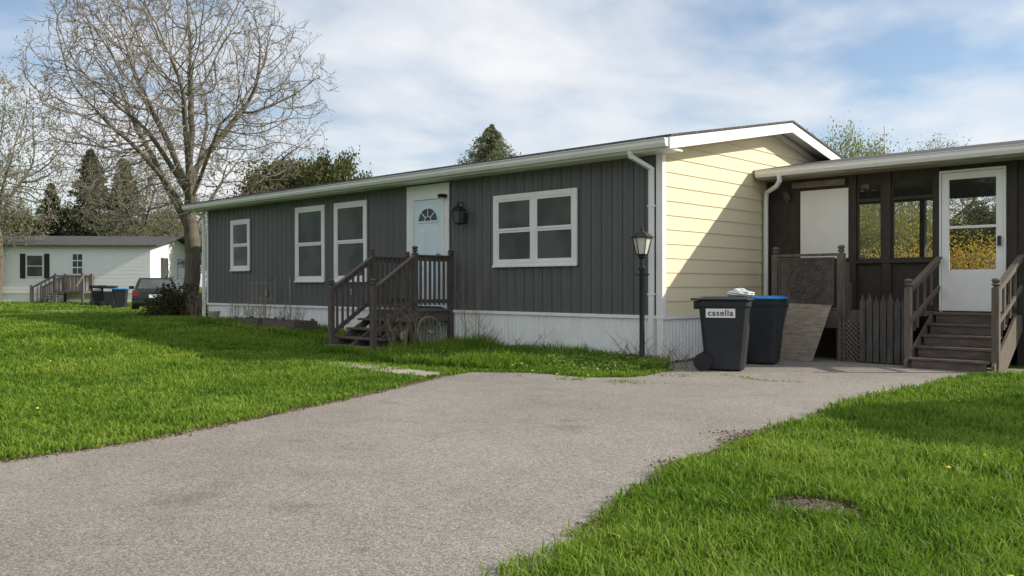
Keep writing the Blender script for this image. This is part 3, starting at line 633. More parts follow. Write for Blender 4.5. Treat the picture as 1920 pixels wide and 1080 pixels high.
# ---------------------------------------------------------------- trees
def segs_mesh(P0,P1,r0,r1,n):
    m=len(P0); d=P1-P0; L=np.linalg.norm(d,axis=1,keepdims=True)+1e-9; d=d/L
    ref=np.where(np.abs(d[:,2:3])<.9,np.array([[0,0,1.]]),np.array([[1.,0,0]])); a=np.cross(d,ref); a/=np.linalg.norm(a,axis=1,keepdims=True); b=np.cross(d,a)
    t=np.arange(n)*2*np.pi/n; c,s_=np.cos(t),np.sin(t)
    ring=a[:,None,:]*c[None,:,None]+b[:,None,:]*s_[None,:,None]
    P1e=P1+d*np.minimum(L*.2,r1[:,None]*.5)
    V=np.concatenate([P0[:,None,:]+ring*r0[:,None,None],P1e[:,None,:]+ring*r1[:,None,None]],1).reshape(-1,3)
    base=(np.arange(m)*2*n)[:,None]; k=np.arange(n);k2=(k+1)%n
    F=np.stack([base+k,base+k2,base+n+k2,base+n+k],-1).reshape(-1,4); return V,F
def quads(C,size,rg,flatness=0,asp=.6):
    m=len(C); u=rg.normal(size=(m,3)); u[:,2]*=(1-flatness); u/=np.linalg.norm(u,axis=1,keepdims=True); w=rg.normal(size=(m,3)); v=np.cross(u,w); v/=np.linalg.norm(v,axis=1,keepdims=True)
    s=np.asarray(size).reshape(-1,1)*np.ones((m,1))
    V=np.stack([C-u*s*.5,C+v*s*asp*.5,C+u*s*.5,C-v*s*asp*.5],1).reshape(-1,3)
    F=np.arange(4*m).reshape(m,4); r=rg.random(m); g=np.zeros((m,4,4)); g[:,:,0]=r[:,None]; g[:,:,1]=1; g[:,:,3]=1; return V,F,g.reshape(-1,4)
def colonize(att,P,par,D,dk,iters,rg,up=.05,maxc=3,di=6,jit=.08):
    P=[np.array(p,float) for p in P]; par=list(par); PA=np.array(P); cc=np.zeros(len(P),int)
    for q in par:
        if q>=0: cc[q]+=1
    alive=np.ones(len(att),bool); nd=np.full(len(att),1e9); ni=np.zeros(len(att),int)
    def upd(new,i0):
        for s0 in range(0,len(new),400):
            blk=new[s0:s0+400]; d=np.linalg.norm(att[:,None,:]-blk[None],axis=2); k=d.argmin(1); dm=d[np.arange(len(att)),k]; q=dm<nd; nd[q]=dm[q]; ni[q]=i0+s0+k[q]
    upd(PA,0)
    for it in range(iters):
        act=alive&(nd<di)
        if not act.any(): break
        ids=ni[act]; vec=att[act]-PA[ids]; vec/=np.linalg.norm(vec,axis=1,keepdims=True)+1e-9
        acc=np.zeros((len(PA),3)); np.add.at(acc,ids,vec); u=np.unique(ids); u=u[cc[u]<maxc]
        if len(u)==0: break
        d=acc[u]; d/=np.linalg.norm(d,axis=1,keepdims=True)+1e-9
        pu_=np.array(par)[u]; pd=PA[u]-PA[np.maximum(pu_,0)]; pd/=np.linalg.norm(pd,axis=1,keepdims=True)+1e-9
        d=d+pd*.45+rg.normal(0,jit,d.shape); d[:,2]+=up; d/=np.linalg.norm(d,axis=1,keepdims=True)
        new=PA[u]+D*d; cc[u]+=1; i0=len(PA); PA=np.concatenate([PA,new]); par+=list(u); cc=np.concatenate([cc,np.zeros(len(u),int)])
        upd(new,i0); alive&=nd>dk
    return PA,np.array(par)
def make_tree(name,rad,hgt,zb,natt,D,limbs,rg,leafn,leafsize,rtip=.006,leafmat_='budleaf',trunk_h=2.2,twn=2,leafspread=.1,leaf_r=.02,pexp=2.2,ngen=2,up=.05,el0=.75,lean=(0,0),thin=1.0):
    P=[(0,0,-.1)];par=[-1]; z=-.1; wig=rg.normal(0,.04,(200,2)); k=0; x=y=0; tr=[0]
    zt=zb+(hgt-zb)*.5
    while z<zt:
        z+=D; x+=wig[k%200,0]*(D/.25)*.6; y+=wig[k%200,1]*(D/.25)*.6; k+=1; P.append((x,y,z)); par.append(len(P)-2); tr.append(len(P)-1)
    for j in range(limbs):
        az=j*2.4+rg.uniform(-.3,.3); z0=trunk_h*(.8+.2*(j%3))+ (hgt-zb)*.28*(j/limbs); i0=min(tr,key=lambda q:abs(P[q][2]-z0)); L=rad*rg.uniform(.65,.95)*(1.15-.3*j/limbs); el=rg.uniform(el0,el0+.3); p=np.array(P[i0]); prev=i0; n=int(L/D)
        for q in range(n):
            e=el-.22*q/n; p=p+D*np.array([math.cos(az)*math.cos(e),math.sin(az)*math.cos(e),math.sin(e)]); az+=rg.normal(0,.04); el+=rg.normal(0,.03)
            P.append(tuple(p)); par.append(prev); prev=len(P)-1
    A=rg.normal(size=(natt*3,3)); A/=np.linalg.norm(A,axis=1,keepdims=True); A*=rg.random((len(A),1))**(1/2.6); c=(hgt+zb)/2; A[:,2]=A[:,2]*(hgt-zb)/2
    A[:,:2]*=rad; an=np.arctan2(A[:,1],A[:,0]); lump=1+.12*np.sin(an*3+1)+.08*np.sin(an*7+A[:,2]); A[:,:2]*=lump[:,None]
    A[:,0]+=lean[0]; A[:,1]+=lean[1]
    A[:,2]+=c; A=A[:natt]
    PA,par=colonize(A,P,par,D,D*1.25,90,rg,up=up)
    n0=len(PA); isleaf=np.ones(n0,bool); isleaf[par[par>=0]]=False
    tips=np.where(isleaf)[0]; newt=tips
    for g in range(ngen):
        src=np.repeat(newt,twn); pd=PA[src]-PA[np.array(par)[src]]; pd/=np.linalg.norm(pd,axis=1,keepdims=True)+1e-9
        d=pd+rg.normal(0,.40,pd.shape); d[:,2]+=.14; d/=np.linalg.norm(d,axis=1,keepdims=True); new=PA[src]+d*D*rg.uniform(.5,1.1,(len(src),1)); i0=len(PA); PA=np.concatenate([PA,new]); par=np.concatenate([par,src]); newt=np.arange(i0,len(PA))
    n=len(PA); acc=np.zeros(n); hasc=np.zeros(n,bool); hasc[par[par>=0]]=True
    for i in range(n-1,-1,-1):
        r=acc[i] if hasc[i] else rtip**pexp
        acc[i]=r
        if par[i]>=0: acc[par[i]]+=r
    rad_=acc**(1/pexp); rad_=np.where(rad_>.02,.02+(rad_-.02)*thin,rad_)
    ch=np.where(par>=0)[0]; p=par[ch]; r1=rad_[ch]; r0=np.minimum(rad_[p],r1*1.4+.001)
    flare=np.exp(-np.maximum(PA[p][:,2],0)/.35)*.35+1; flare1=np.exp(-np.maximum(PA[ch][:,2],0)/.35)*.35+1
    thick=r1>.035
    V,F=segs_mesh(PA[p][thick],PA[ch][thick],(np.where(r1>.1,rad_[p],r0)*flare)[thick],(r1*flare1)[thick],9); meT=npmesh(name+'_trunk',V,[F]); meT.shade_smooth()
    t2=~thick; V,F=segs_mesh(PA[p][t2],PA[ch][t2],r0[t2],r1[t2],3)
    cand=np.where(rad_<leaf_r)[0]; C=PA[rg.choice(cand,leafn)]+rg.normal(0,leafspread,(leafn,3)); LV,LF,lg=quads(C,rg.uniform(.6,1.3,leafn)*leafsize,rg)
    g=np.zeros((len(V),4)); g[:,3]=1
    mi=np.concatenate([np.zeros(len(F)),np.ones(len(LF))]); meC=npmesh(name+'_crown',np.concatenate([V,LV]),[F,LF+len(V)],np.concatenate([g,lg]),mi)
    return (meT,meC,['bark'],['twig',leafmat_])
def place(tm,name,label,loc,rot=0,scale=1,group=None,cat='tree'):
    t=top(name,label,cat,loc,rot,group); t.scale=(scale,)*3 if not hasattr(scale,'__len__') else scale
    a=bpy.data.objects.new('trunk',tm[0]); b=bpy.data.objects.new('crown',tm[1])
    for o,ms in ((a,tm[2]),(b,tm[3])):
        if len(o.data.materials)==0:
            for m in ms: o.data.materials.append(M[m])
        COL.objects.link(o); o.parent=t
    return t
rg=np.random.default_rng(11)
big=make_tree('big',4.0,10.3,2.6,4200,.19,10,rg,8500,.052,rtip=.0033,trunk_h=1.9,twn=2,leafspread=.05,pexp=2.14,ngen=3,up=.14,el0=.85,lean=(-.45,.12),thin=.9)
bx,by=c2w(-9.45,25); place(big,'bare_tree','large bare-branched spring tree with sparse buds beside the house end',(bx,by,float(H(bx,by))),1.0)
bg1=make_tree('bgbare',3.6,9.5,2.2,1200,.32,6,rg,9000,.12,rtip=.006,leafmat_='paleleaf',twn=2,leafspread=.25,leaf_r=.03,ngen=3,up=.1)
bg2=make_tree('bgleaf',3.6,8.5,1.6,500,.40,6,rg,26000,.24,rtip=.012,leafmat_='olive',twn=2,leafspread=.32,leaf_r=.06)
bg3=make_tree('bgyoung',3.6,8.5,1.8,600,.36,6,rg,16000,.17,rtip=.008,leafmat_='ygreen',twn=2,leafspread=.36,leaf_r=.05,ngen=2)
def conifer(name,h,r,seed,needle='spruce',nb=260,per=60,start=.05,size=.26,ex=.8):
    g=np.random.default_rng(seed); C=[]; B0=[];B1=[]
    for k in range(nb):
        f=start+(1-start)*(k/nb)**.9; z=h*f; rr=r*((1-f)**ex)*g.uniform(.65,1.15)+.06; az=g.uniform(0,6.283); dr=-.25+.55*f
        t=g.random(per)**.7; w=(.26*rr*(1-t)+.14)*min(1,.3+rr)
        x=np.cos(az)*rr*t; y=np.sin(az)*rr*t; zz=z+rr*t*dr-.12*rr*(t**2)
        pt=np.stack([x,y,zz],1)+g.normal(0,1,(per,3))*np.stack([w*.5,w*.5,w*.35+.02],1); C.append(pt)
        B0.append((0,0,z));B1.append((math.cos(az)*rr*.9,math.sin(az)*rr*.9,z+rr*.9*dr-.1*rr))
    C=np.concatenate(C); LV,LF,lg=quads(C,g.uniform(.6,1.3,len(C))*size,g,.3,.45)
    V,F=segs_mesh(np.array(B0),np.array(B1),np.full(nb,.03),np.full(nb,.008),4)
    TV,TF=segs_mesh(np.array([[0,0,-.1]]),np.array([[0,0,h]]),np.array([r*.09]),np.array([.02]),8)
    gg=np.zeros((len(V),4)); gg[:,3]=1
    return (npmesh(name+'_t',TV,[TF]),npmesh(name+'_c',np.concatenate([V,LV]),[F,LF+len(V)],np.concatenate([gg,lg]),np.concatenate([np.zeros(len(F)),np.ones(len(LF))])),['bark'],['twig',needle])
cn1=conifer('con1',10,3.2,1); cn2=conifer('con2',8.5,6.8,2,'spruce2',nb=460,per=80,size=.12,ex=1.0)
pine=conifer('pine',9,4.4,5,'olive',nb=170,per=90,start=.3,size=.28)
def pu(u,depth): return c2w((u-960)/1600*depth,depth)
def put(tm,u,d,top_v,h0,name,label,group=None,rot=None,ws=None):
    x,y=pu(u,d); z=float(H(x,y)); zt=1.14+d*(536-top_v)/1600; s=(zt-z)/h0
    return place(tm,name,label,(x,y,z),rot if rot is not None else random.uniform(0,6.28),s if ws is None else (s*ws,s*ws,s),group)
put(cn1,170,62,282,10,'spruce_tree','tall dark spruce behind the white home'); put(cn1,95,66,345,10,'spruce_tree','dark spruce behind the white home'); put(cn1,232,66,300,10,'spruce_tree','dark spruce behind the white home')
put(cn2,920,38,236,8.5,'spruce_tree','light green pointed spruce rising behind the roof',ws=1.0)
put(bg2,540,52,312,8.5,'leafy_tree','olive green tree behind the roof',ws=1.0); put(bg2,630,50,300,8.5,'leafy_tree','olive green tree behind the roof',ws=.65); put(pine,485,56,330,9,'pine_tree','olive pine behind the roof')
put(bg1,-5,44,150,9.5,'budding_tree','tall pale budding tree at the street edge',ws=.75); put(bg1,265,58,290,9.5,'budding_tree','bare brownish tree behind the white home')
put(bg3,1572,44,258,8.5,'leafy_tree','yellow green spring tree behind the porch roof',ws=.55); put(bg3,1648,48,280,8.5,'leafy_tree','yellow green spring tree behind the porch roof',ws=.6); put(bg1,1765,55,274,9.5,'budding_tree','bare tree behind the porch roof',ws=1.0)
G='distant trees beyond the homes'
H0={id(bg1):9.5,id(bg2):8.5,id(bg3):8.5,id(cn1):10}
for (u,d,v,tm,nm) in ((-120,60,250,bg1,'budding_tree'),(20,90,400,bg2,'leafy_tree'),(130,95,395,bg2,'leafy_tree'),(320,85,400,bg2,'leafy_tree'),(390,80,400,bg1,'budding_tree'),(450,90,410,bg2,'leafy_tree'),(-60,80,360,cn1,'spruce_tree'),(290,100,400,cn1,'spruce_tree'),(1640,34,400,bg3,'leafy_tree'),(1750,36,400,bg3,'leafy_tree'),(1860,33,390,bg2,'leafy_tree'),(1990,40,340,bg1,'budding_tree'),(2070,45,320,bg2,'leafy_tree')):
    put(tm,u,d,v,H0[id(tm)],nm,'distant tree beyond the homes',G)
G='trees across the street'
for (x,y,s,tm,nm) in ((-24,-30,1.1,bg2,'leafy_tree'),(-14,-34,1.1,bg2,'leafy_tree'),(-7,-30,.8,bg2,'leafy_tree'),(-1,-33,1.0,bg1,'budding_tree'),(-30,-34,1.2,cn1,'spruce_tree'),(-18,-38,1.3,bg2,'leafy_tree'),(8,-32,1,bg2,'leafy_tree'),(-36,-26,1.2,bg2,'leafy_tree'),(-45,-30,1.4,bg2,'leafy_tree'),(-37,-19,1.1,cn1,'spruce_tree'),(-45,-20,1.3,cn1,'spruce_tree'),(-50,-26,1.4,cn1,'spruce_tree'),(-31,-21,1.1,cn1,'spruce_tree'),(-48,-14,1.2,cn1,'spruce_tree'),(-20,-30,1.0,bg1,'budding_tree'),(-29,-28,1.2,cn1,'spruce_tree'),(-25,-24.5,1.0,cn1,'spruce_tree'),(-33,-31,1.4,bg2,'leafy_tree')):
    place(tm,nm,'tree across the street from the home',(x,y,0),x,s,G)
mb=MB(); x,y=pu(1657,50); mb.tube([(x,y,0),(x,y,10.5)],[.04,.02],6); mb.tube([(x-.3,y,10),(x+.3,y,10)],.012,4); obj(mb,'antenna_mast','chrome',label='thin grey antenna mast behind the porch roof',cat='antenna')
def bush(name,cat,label,loc,rx,ry,rz,n,size,m,seed,stems=14):
    g=np.random.default_rng(seed)
    A=g.normal(size=(n,3)); A/=np.linalg.norm(A,axis=1,keepdims=True); rr=g.random((n,1))**.45; lump=1+.25*np.sin(A[:,0:1]*5+seed)*np.cos(A[:,1:2]*6)+.12*np.sin(A[:,2:3]*11); A=A*rr*lump
    A[:,2]=np.abs(A[:,2]); C=A*np.array([rx,ry,rz]); LV,LF,lg=quads(C,g.uniform(.6,1.4,n)*size,g)
    az=g.uniform(0,6.28,stems); e=g.uniform(.5,1.4,stems); B1=np.stack([np.cos(az)*np.cos(e)*rx,np.sin(az)*np.cos(e)*ry,np.sin(e)*rz],1)*.9; V,F=segs_mesh(B1*0.02,B1,np.full(stems,.02),np.full(stems,.006),5)
    gg=np.zeros((len(V),4)); gg[:,3]=1
    me=npmesh(name,np.concatenate([V,LV]),[F,LF+len(V)],np.concatenate([gg,lg]),np.concatenate([np.zeros(len(F)),np.ones(len(LF))]))
    o=finish(me,name,['twig',m],None,label,cat,None); o.location=loc; return o
x,y=pu(325,23.5); bush('shrub','bush','dense dark shrub beside the house end',(x,y,.26),.90,.7,.92,6500,.065,'shrub',3,60)
x,y=pu(366,23); bush('shrub','bush','small reddish brown shrub at the house corner',(x,y,.26),.45,.4,.8,1800,.05,'litter',4,60)
for k,(u,d) in enumerate(((1690,22),(1760,23),(1840,22),(1900,24))):
    x,y=pu(u,d); o=bush('forsythia_bush','bush','yellow flowering forsythia bush behind the porch',(x,y,0),1.7,1.3,2.35,13000,.055,'forsy',20+k,60); o['group']='forsythia hedge behind the porch'
# ---------------------------------------------------------------- far white home
fx,fy=c2w(-19.1,45); fh=top('mobile_home','white single-storey home with grey roof across the lawn','house',(fx,fy,.28),TH+R(3))
FW=15;FD=7.5
mb=MB(); mb.box(-FW,0,0,FD,.45,2.95); mb.prism([(0,2.95),(FD,2.95),(FD/2,3.55)],'x',-FW,0); z=.47
while z<2.9: mb.box(-FW,.012,-.02,-.001,z,z+.17); mb.box(.0015,.02,0,FD,z,z+.17); z+=.2
obj(mb,'wall','farwhite',fh)
mb=MB(); mb.box(-FW+.02,-.03,.03,FD,-.3,.45); obj(mb,'skirting','skirt',fh)
mb=MB(); mb.prism([(-.35,2.93),(FD/2,3.62),(FD+.35,2.93),(FD+.35,3.0),(FD/2,3.69),(-.35,3.0)],'x',-FW-.3,.5); obj(mb,'roof','shingle',fh)
def fwin(x0,x1,z0,z1):
    mb=MB(); s=.06; mb.box(x0,x1,-.05,-.021,z0,z0+s);mb.box(x0,x1,-.05,-.021,z1-s,z1);mb.box(x0,x0+s,-.05,-.021,z0+s,z1-s);mb.box(x1-s,x1,-.05,-.021,z0+s,z1-s);mb.box(x0+s,x1-s,-.045,-.021,(z0+z1)/2-.02,(z0+z1)/2+.02); w=obj(mb,'window','white',fh)
    g=MB(); g.poly([(x0+s,-.03,z0+s),(x1-s,-.03,z0+s),(x1-s,-.03,z1-s),(x0+s,-.03,z1-s)]); obj(g,'glass','glass',w)
fwin(-6.35,-5.45,1.3,2.5); fwin(-12.5,-11.5,1.3,2.5)
for a in (-6.65,-5.42,-12.8,-11.47):
    mb=MB(); mb.box(a,a+.27,-.045,-.021,1.25,2.55); obj(mb,'shutter','shutter',fh)
mb=MB(); mb.box(-4.1,-3.3,-.05,-.021,.6,2.7); d=obj(mb,'door','white',fh)
mb=MB()
for r_ in range(3):
    for c_ in range(2): mb.box(-3.95+c_*.26,-3.73+c_*.26,-.056,-.0505,1.5+r_*.36,1.8+r_*.36)
obj(mb,'glass','glass',d)
for a,b in ((1.5,2.6),(4.2,5.5)):
    mb=MB(); mb.box(.021,.05,a,b,1.3,2.4); obj(mb,'window','glass',fh)
fs_=top('wooden_stairs','weathered wooden steps with railings at the white home','stairs',(fx,fy,.28),TH+R(3))
mb=MB(); mb.box(-4.3,-2.9,-1.2,-.06,.5,.58); obj(mb,'deck','grywood',fs_)
for k in range(4): mb=MB(); mb.box(-4.6-k*.28,-4.3-k*.28,-1.2,-.2,.40-k*.12,.44-k*.12); obj(mb,'step','grywood',fs_)
mb=MB()
for y in (-1.2,-.15):
    mb.beam((-4.3,y,1.4),(-5.5,y,.75),.05,.09)
    for k in range(6): x=-4.4-k*.2; z=1.35-k*.108; mb.box(x-.02,x+.02,y-.02,y+.02,z-.85,z)
    for x in (-2.95,-4.3): mb.box(x-.05,x+.05,y-.05,y+.05,-.2,1.5)
    mb.box(-5.55,-5.45,y-.05,y+.05,-.2,.9)
    mb.box(-4.25,-3.0,y-.02,y+.02,1.33,1.41)
    for k in range(7): x=-4.15+k*.18; mb.box(x-.02,x+.02,y-.02,y+.02,.6,1.33)
mb.beam((-2.92,-1.2,1.4),(-2.92,-2.0,.8),.05,.09)
obj(mb,'railing','grywood',fs_)
for (u,dd_,lab,src) in ((185,42.5,'dark wheeled bin by the white home',bin1),(205,42.5,'dark wheeled bin by the white home',bin1),(226,41.0,'wheeled bin with blue lid by the white home',bin2)):
    x,y=pu(u,dd_); dup(src,(x,y,float(H(x,y))+.01),R(60),label=lab)
# ---------------------------------------------------------------- car
cxx,cyy=c2w(-15.1,36.2); car=top('parked_car','dark green estate car parked seen from behind','car',(cxx,cyy,.047),TH+R(112))
mb=MB()
side=[(-2.2,.35),(-2.22,.6),(-2.18,.92),(-1.2,.96),(1.0,.94),(1.9,.85),(2.2,.7),(2.22,.4),(2.1,.28),(-2.1,.28)]
mb.prism(side,'y',-.87,.87); obj(mb,'body','carpaint',car,bevel=.06)
mb=MB()
lo=[(-2.1,-.80,.92),(-2.1,.80,.92),(.85,.80,.92),(.85,-.80,.92)]; hi=[(-1.8,-.62,1.42),(-1.8,.62,1.42),(.1,.62,1.42),(.1,-.62,1.42)]
mb.idx(lo+hi,[(0,1,5,4),(1,2,6,5),(2,3,7,6),(3,0,4,7),(4,5,6,7)]); obj(mb,'cabin','carpaint',car,bevel=.04)
def lerp(a,b,t): return tuple(a[i]+(b[i]-a[i])*t for i in range(3))
def facewin(a,b,c,d,off,u0,u1,v0,v1):
    def q(u,v):
        p=lerp(lerp(a,b,u),lerp(d,c,u),v); return tuple(p[i]+off[i] for i in range(3))
    m=MB(); m.poly([q(u0,v0),q(u1,v0),q(u1,v1),q(u0,v1)]); return m
obj(facewin(lo[0],lo[1],hi[1],hi[0],(-.012,0,.004),.08,.92,.12,.86),'rear_window','glass',car)
obj(facewin(lo[3],lo[2],hi[2],hi[3],(.012,0,.004),.08,.92,.12,.86),'windscreen','glass',car)
for y_s,(a,b,c,d) in ((1,(lo[1],lo[2],hi[2],hi[1])),(-1,(lo[0],lo[3],hi[3],hi[0]))):
    for u0,u1 in ((.06,.28),(.32,.60),(.64,.92)): obj(facewin(a,b,c,d,(0,.012*y_s,.003),u0,u1,.14,.86),'side_window','glass',car)
for y_ in (-.74,.74):
    mb=MB(); mb.box(-2.235,-2.17,y_-.10,y_+.10,.68,.88); obj(mb,'tail_light','red',car,bevel=.01)
mb=MB(); mb.box(-2.30,-2.18,-.85,.85,.38,.55); obj(mb,'bumper','carpaint',car,bevel=.03)
mb=MB(); mb.box(-2.236,-2.221,-.25,.25,.62,.75); obj(mb,'number_plate','white',car)
for yy in (-.98,.98):
    mb=MB(); mb.box(.45,.6,yy-.1,yy+.1,.96,1.09); obj(mb,'side_mirror','black',car,bevel=.02)
for xx in (-1.4,1.4):
    for yy in (-.80,.80):
        mb=MB(); mb.tube([(xx,yy-.1,.31),(xx,yy+.1,.31)],.32,24); w_=obj(mb,'wheel','rubber',car,bevel=.02); mb=MB(); mb.tube([(xx,yy-.105,.31),(xx,yy+.105,.31)],.2,16); obj(mb,'rim','chrome',w_)
# ---------------------------------------------------------------- grass
def blades(X,Y,Z,h,w,lean,rg):
    n=len(X); az=rg.uniform(0,2*np.pi,n); la=rg.uniform(0,2*np.pi,n); wx=np.cos(az)*w/2; wy=np.sin(az)*w/2; lx=np.cos(la)*lean*h; ly=np.sin(la)*lean*h
    B=np.stack([X,Y,Z],1); V=np.zeros((n,5,3))
    V[:,0]=B-np.stack([wx,wy,0*X],1); V[:,1]=B+np.stack([wx,wy,0*X],1)
    mid=B+np.stack([lx*.3,ly*.3,h*.58],1); V[:,2]=mid+np.stack([wx,wy,0*X],1)*.8; V[:,3]=mid-np.stack([wx,wy,0*X],1)*.8
    V[:,4]=B+np.stack([lx,ly,h*(1-.25*lean)],1)
    b=(np.arange(n)*5)[:,None]; Q=b+np.array([[0,1,2,3]]); T=b+np.array([[3,2,4]])
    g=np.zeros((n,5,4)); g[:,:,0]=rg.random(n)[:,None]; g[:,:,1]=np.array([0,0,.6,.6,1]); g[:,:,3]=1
    return V.reshape(-1,3),Q,T,g.reshape(-1,4)
rg=np.random.default_rng(5)
n=620000; rs=np.linspace(1.2,48,600); pdf=rs/(1+(rs/5.5)**2); cdf=np.cumsum(pdf); cdf/=cdf[-1]
r=np.interp(rg.random(n),cdf,rs); ang=rg.uniform(-R(40),R(40),n); cx_=r*np.sin(ang); cy_=r*np.cos(ang)
X=7.03+.724*cx_-.689*cy_; Y=-10.56+.689*cx_+.724*cy_
def edge_noise(X,Y): return (X+ (vnoise(X,Y,.15,8)-.5)*.14+rg.normal(0,.025,len(X)), Y+(vnoise(X,Y,.15,9)-.5)*.14+rg.normal(0,.025,len(X)))
ex,ey=edge_noise(X,Y)
bad=inpoly(ex,ey,DRIVE)|((X>XL)&(X<.02)&(Y>-.03)&(Y<6.9))|((X>0)&(X<4.5)&(Y>2.0)&(Y<6.5))
bad|=((ex>-1.85)&(X<-1.1)&(ey>-3.60)&(ey<-3.25))|((X>-5.9)&(X<-1.85)&(ey>-3.45)&(ey<-3.3)&(rg.random(n)<.2))
bad|=((X>SXL-.1)&(X<-4.4)&(Y>-1.97))|(inpoly(ex,ey,[(-1.3,0),(-1.3,-1.2),(.3,-1.5),(.6,-.7),(.05,0)])&(rg.random(n)<.7))
bad|=(((X-5.15)/.22)**2+((Y+6.35)/.16)**2<1)|inpoly(X,Y,P2)|((X>-11)&(X<-8.2)&(Y>-1)&(Y<-.3))|((X>9.2)&(X<13.3)&(Y>-.3)&(Y<3.2))
X,Y,r=X[~bad],Y[~bad],r[~bad]
cl=vnoise(X,Y,.22,1)*.6+vnoise(X,Y,.9,2)*.5; patch=vnoise(X,Y,2.6,12)
h=(.026+.066*cl)*(.75+.45*patch)*rg.uniform(.6,1.25,len(X))*(1+r/60); w=.0042*(1+r/4.2)*rg.uniform(.7,1.3,len(X))
lush=(X>-5)&(X<-.9)&(Y>-2.9+.5*vnoise(X,X*0,.8,3))&(Y<0); h=np.where(lush,h*(1.7+1.8*vnoise(X,Y,.5,14)),h)
bedf=(X>-11.6)&(X<-6.2)&(Y>-1.5)&(Y<0); h=np.where(bedf,h*2.0,h)
keep=~((vnoise(X,Y,.5,21)<.13)&(rg.random(len(X))<.65)); X,Y,r,h,w=X[keep],Y[keep],r[keep],h[keep],w[keep]
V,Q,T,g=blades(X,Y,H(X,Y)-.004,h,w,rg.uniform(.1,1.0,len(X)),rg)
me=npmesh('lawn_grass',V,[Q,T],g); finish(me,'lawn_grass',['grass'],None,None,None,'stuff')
n=3600; X=rg.uniform(-4.3,.55,n); Y=-.1-np.abs(rg.normal(0,.85,n)); k=(~inpoly(X,Y,DRIVE))&(Y>-2.45)&(vnoise(X,Y,.45,33)>.36); X,Y=X[k],Y[k]
C=np.repeat(np.stack([X,Y,.03+0*X],1),8,0)+rg.normal(0,1,(len(X)*8,3))*np.array([.05,.05,.03])+np.array([0,0,.04]); C[:,2]=np.abs(C[:,2])+.01
m_=500; wx=rg.normal(.7,.4,m_); wy=-2.3+(wx-.9)*.25+rg.normal(0,.08,m_)-.18; kk=vnoise(wx,wy,.2,50)>.55; C2=np.stack([wx[kk],wy[kk],.015+.015*rg.random(kk.sum())],1)
m3=160; wx=rg.uniform(1.5,2.6,m3); C3=np.stack([wx,-1.0+.12*np.sin(wx*5)+rg.normal(0,.03,m3),.013+.008*rg.random(m3)],1)
nb_=len(C); C=np.concatenate([C,C2,C3]); sz=np.concatenate([rg.uniform(.025,.055,nb_),rg.uniform(.012,.03,len(C)-nb_)])
V,F,g=quads(C,sz,rg,.6,.7); me=npmesh('weeds',V,[F],g); finish(me,'weeds',['weed'],None,None,None,'stuff')
C=[]
for k in range(4200):
    y=rg.uniform(-7.6,-3.7); bump_=max(0,1-abs(y+4.75)/.45)+.7*max(0,1-abs(y+5.9)/.3); x=np.interp(y,[-7.85,-6.92,-6.12,-4.8,-2.31],[4.68,4.36,4.14,3.92,3.72])-abs(rg.normal(0,.045))*(1.0+2.6*bump_)+.05
    C.append((x,y,.012+rg.random()*.006))
for k in range(3800):
    y=rg.uniform(-8.9,-3.3); x=np.interp(y,[-8.85,-7.75,-6.63,-5.03,-3.5],[.858,.731,.324,-.254,-.945])+rg.normal(.01,.045); C.append((x,y,.013))
for k in range(500): C.append((rg.normal(5.15,.15),rg.normal(-6.35,.12),.02+rg.random()*.02))
for k in range(900): C.append((rg.uniform(-.3,1.3),rg.uniform(-1.6,-.5),.02))
V,F,g=quads(np.array(C),rg.uniform(.008,.026,len(C)),rg,.9,.6); me=npmesh('leaf_litter',V,[F],g); finish(me,'leaf_litter',['litter'],None,None,None,'stuff')
def dand(x,y):
    mb=MB(); mb.tube([(0,0,0),(.01,0,.055)],.002,5); mb.c=1; mb.lathe([(.003,.052),(.014,.060),(.013,.066),(.004,.070)],(.01,0,0),12)
    o=obj(mb,'dandelion',['grass','yellow'],label='small yellow dandelion flower in the lawn',cat='flower',loc=(x,y,float(H(x,y)))); o['group']='dandelions in the lawn'; return o
d0=dand(5.45,-4.55)
for (x,y) in ((5.40,-5.1),(6.18,-7.0),(-2.4,-6.2),(-5.5,-6.5),(-8,-7),(-1.2,-8.0),(.2,-2.6),(-.3,-2.5),(-6.8,-5.5)):
    o=d0.copy(); COL.objects.link(o); o.location=(x,y,float(H(x,y)))
# ---------------------------------------------------------------- world, sun, camera
sd_=Vector((1.42,1.27,1.0)).normalized(); el=math.asin(sd_.z); az=math.atan2(sd_.x,sd_.y)
w=bpy.data.worlds.new('World'); scene.world=w; w.use_nodes=True; nt=w.node_tree; L=nt.links.new; bg=nt.nodes['Background']
sky=N(nt,'ShaderNodeTexSky'); sky.sky_type='NISHITA'; sky.sun_disc=False; sky.sun_elevation=el; sky.sun_rotation=az; sky.air_density=1.0; sky.dust_density=.6; sky.ozone_density=2.0
tc=N(nt,'ShaderNodeTexCoord'); sp=N(nt,'ShaderNodeSeparateXYZ'); L(tc.outputs['Generated'],sp.inputs[0])
zz=N(nt,'ShaderNodeMath',operation='MAXIMUM'); L(sp.outputs[2],zz.inputs[0]); zz.inputs[1].default_value=0
za=N(nt,'ShaderNodeMath',operation='ADD'); L(zz.outputs[0],za.inputs[0]); za.inputs[1].default_value=.18
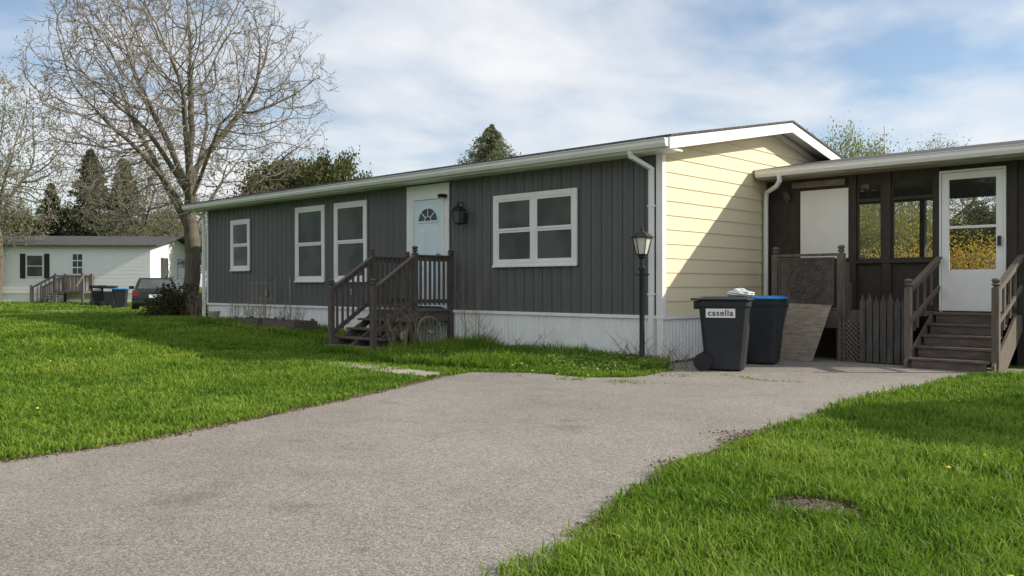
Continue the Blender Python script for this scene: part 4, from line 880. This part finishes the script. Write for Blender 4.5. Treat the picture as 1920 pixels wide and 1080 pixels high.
dv=N(nt,'ShaderNodeVectorMath',operation='DIVIDE'); cb=N(nt,'ShaderNodeCombineXYZ'); L(za.outputs[0],cb.inputs[0]);L(za.outputs[0],cb.inputs[1]); cb.inputs[2].default_value=1
L(tc.outputs['Generated'],dv.inputs[0]); L(cb.outputs[0],dv.inputs[1])
mp=N(nt,'ShaderNodeMapping'); mp.inputs['Rotation'].default_value=(0,0,R(20)); mp.inputs['Scale'].default_value=(1.0,.75,.3); mp.inputs['Location'].default_value=(2.3,.4,0); L(dv.outputs[0],mp.inputs[0])
n1=N(nt,'ShaderNodeTexNoise',Scale=.95,Detail=7.0,Roughness=.5,Distortion=.2); L(mp.outputs[0],n1.inputs['Vector'])
n2=N(nt,'ShaderNodeTexNoise',Scale=3.2,Detail=5.0,Roughness=.48,Distortion=.25); L(mp.outputs[0],n2.inputs['Vector'])
ad=N(nt,'ShaderNodeMath',operation='MULTIPLY_ADD'); L(n2.outputs['Fac'],ad.inputs[0]); ad.inputs[1].default_value=.4; L(n1.outputs['Fac'],ad.inputs[2])
cf=ramp(nt,ad.outputs[0],[(.54,0.08),(.69,.66),(.84,.96)])
cc=ramp(nt,n2.outputs['Fac'],[(.3,(.83,.87,.93)),(.7,(.98,.985,1.0))])
cs_=N(nt,'ShaderNodeVectorMath',operation='SCALE'); L(cc,cs_.inputs[0]); cs_.inputs['Scale'].default_value=6.5
mx=N(nt,'ShaderNodeMixRGB'); L(cf,mx.inputs[0]); L(sky.outputs[0],mx.inputs[1]); L(cs_.outputs[0],mx.inputs[2]); L(mx.outputs[0],bg.inputs['Color']); bg.inputs['Strength'].default_value=.15
sl=bpy.data.lights.new('sun','SUN'); sl.energy=5.0; sl.angle=R(.5); sl.color=(1,.92,.79); so=bpy.data.objects.new('sun',sl); COL.objects.link(so); so.rotation_euler=sd_.to_track_quat('Z','Y').to_euler()
cam=bpy.data.cameras.new('camera'); co=bpy.data.objects.new('camera',cam); COL.objects.link(co); co.location=CAM; co.rotation_euler=(R(90-.14),0,TH); cam.lens=30; cam.sensor_width=36; cam.clip_end=2000; scene.camera=co
scene.view_settings.view_transform='Standard'; scene.view_settings.look='None'; scene.view_settings.exposure=0
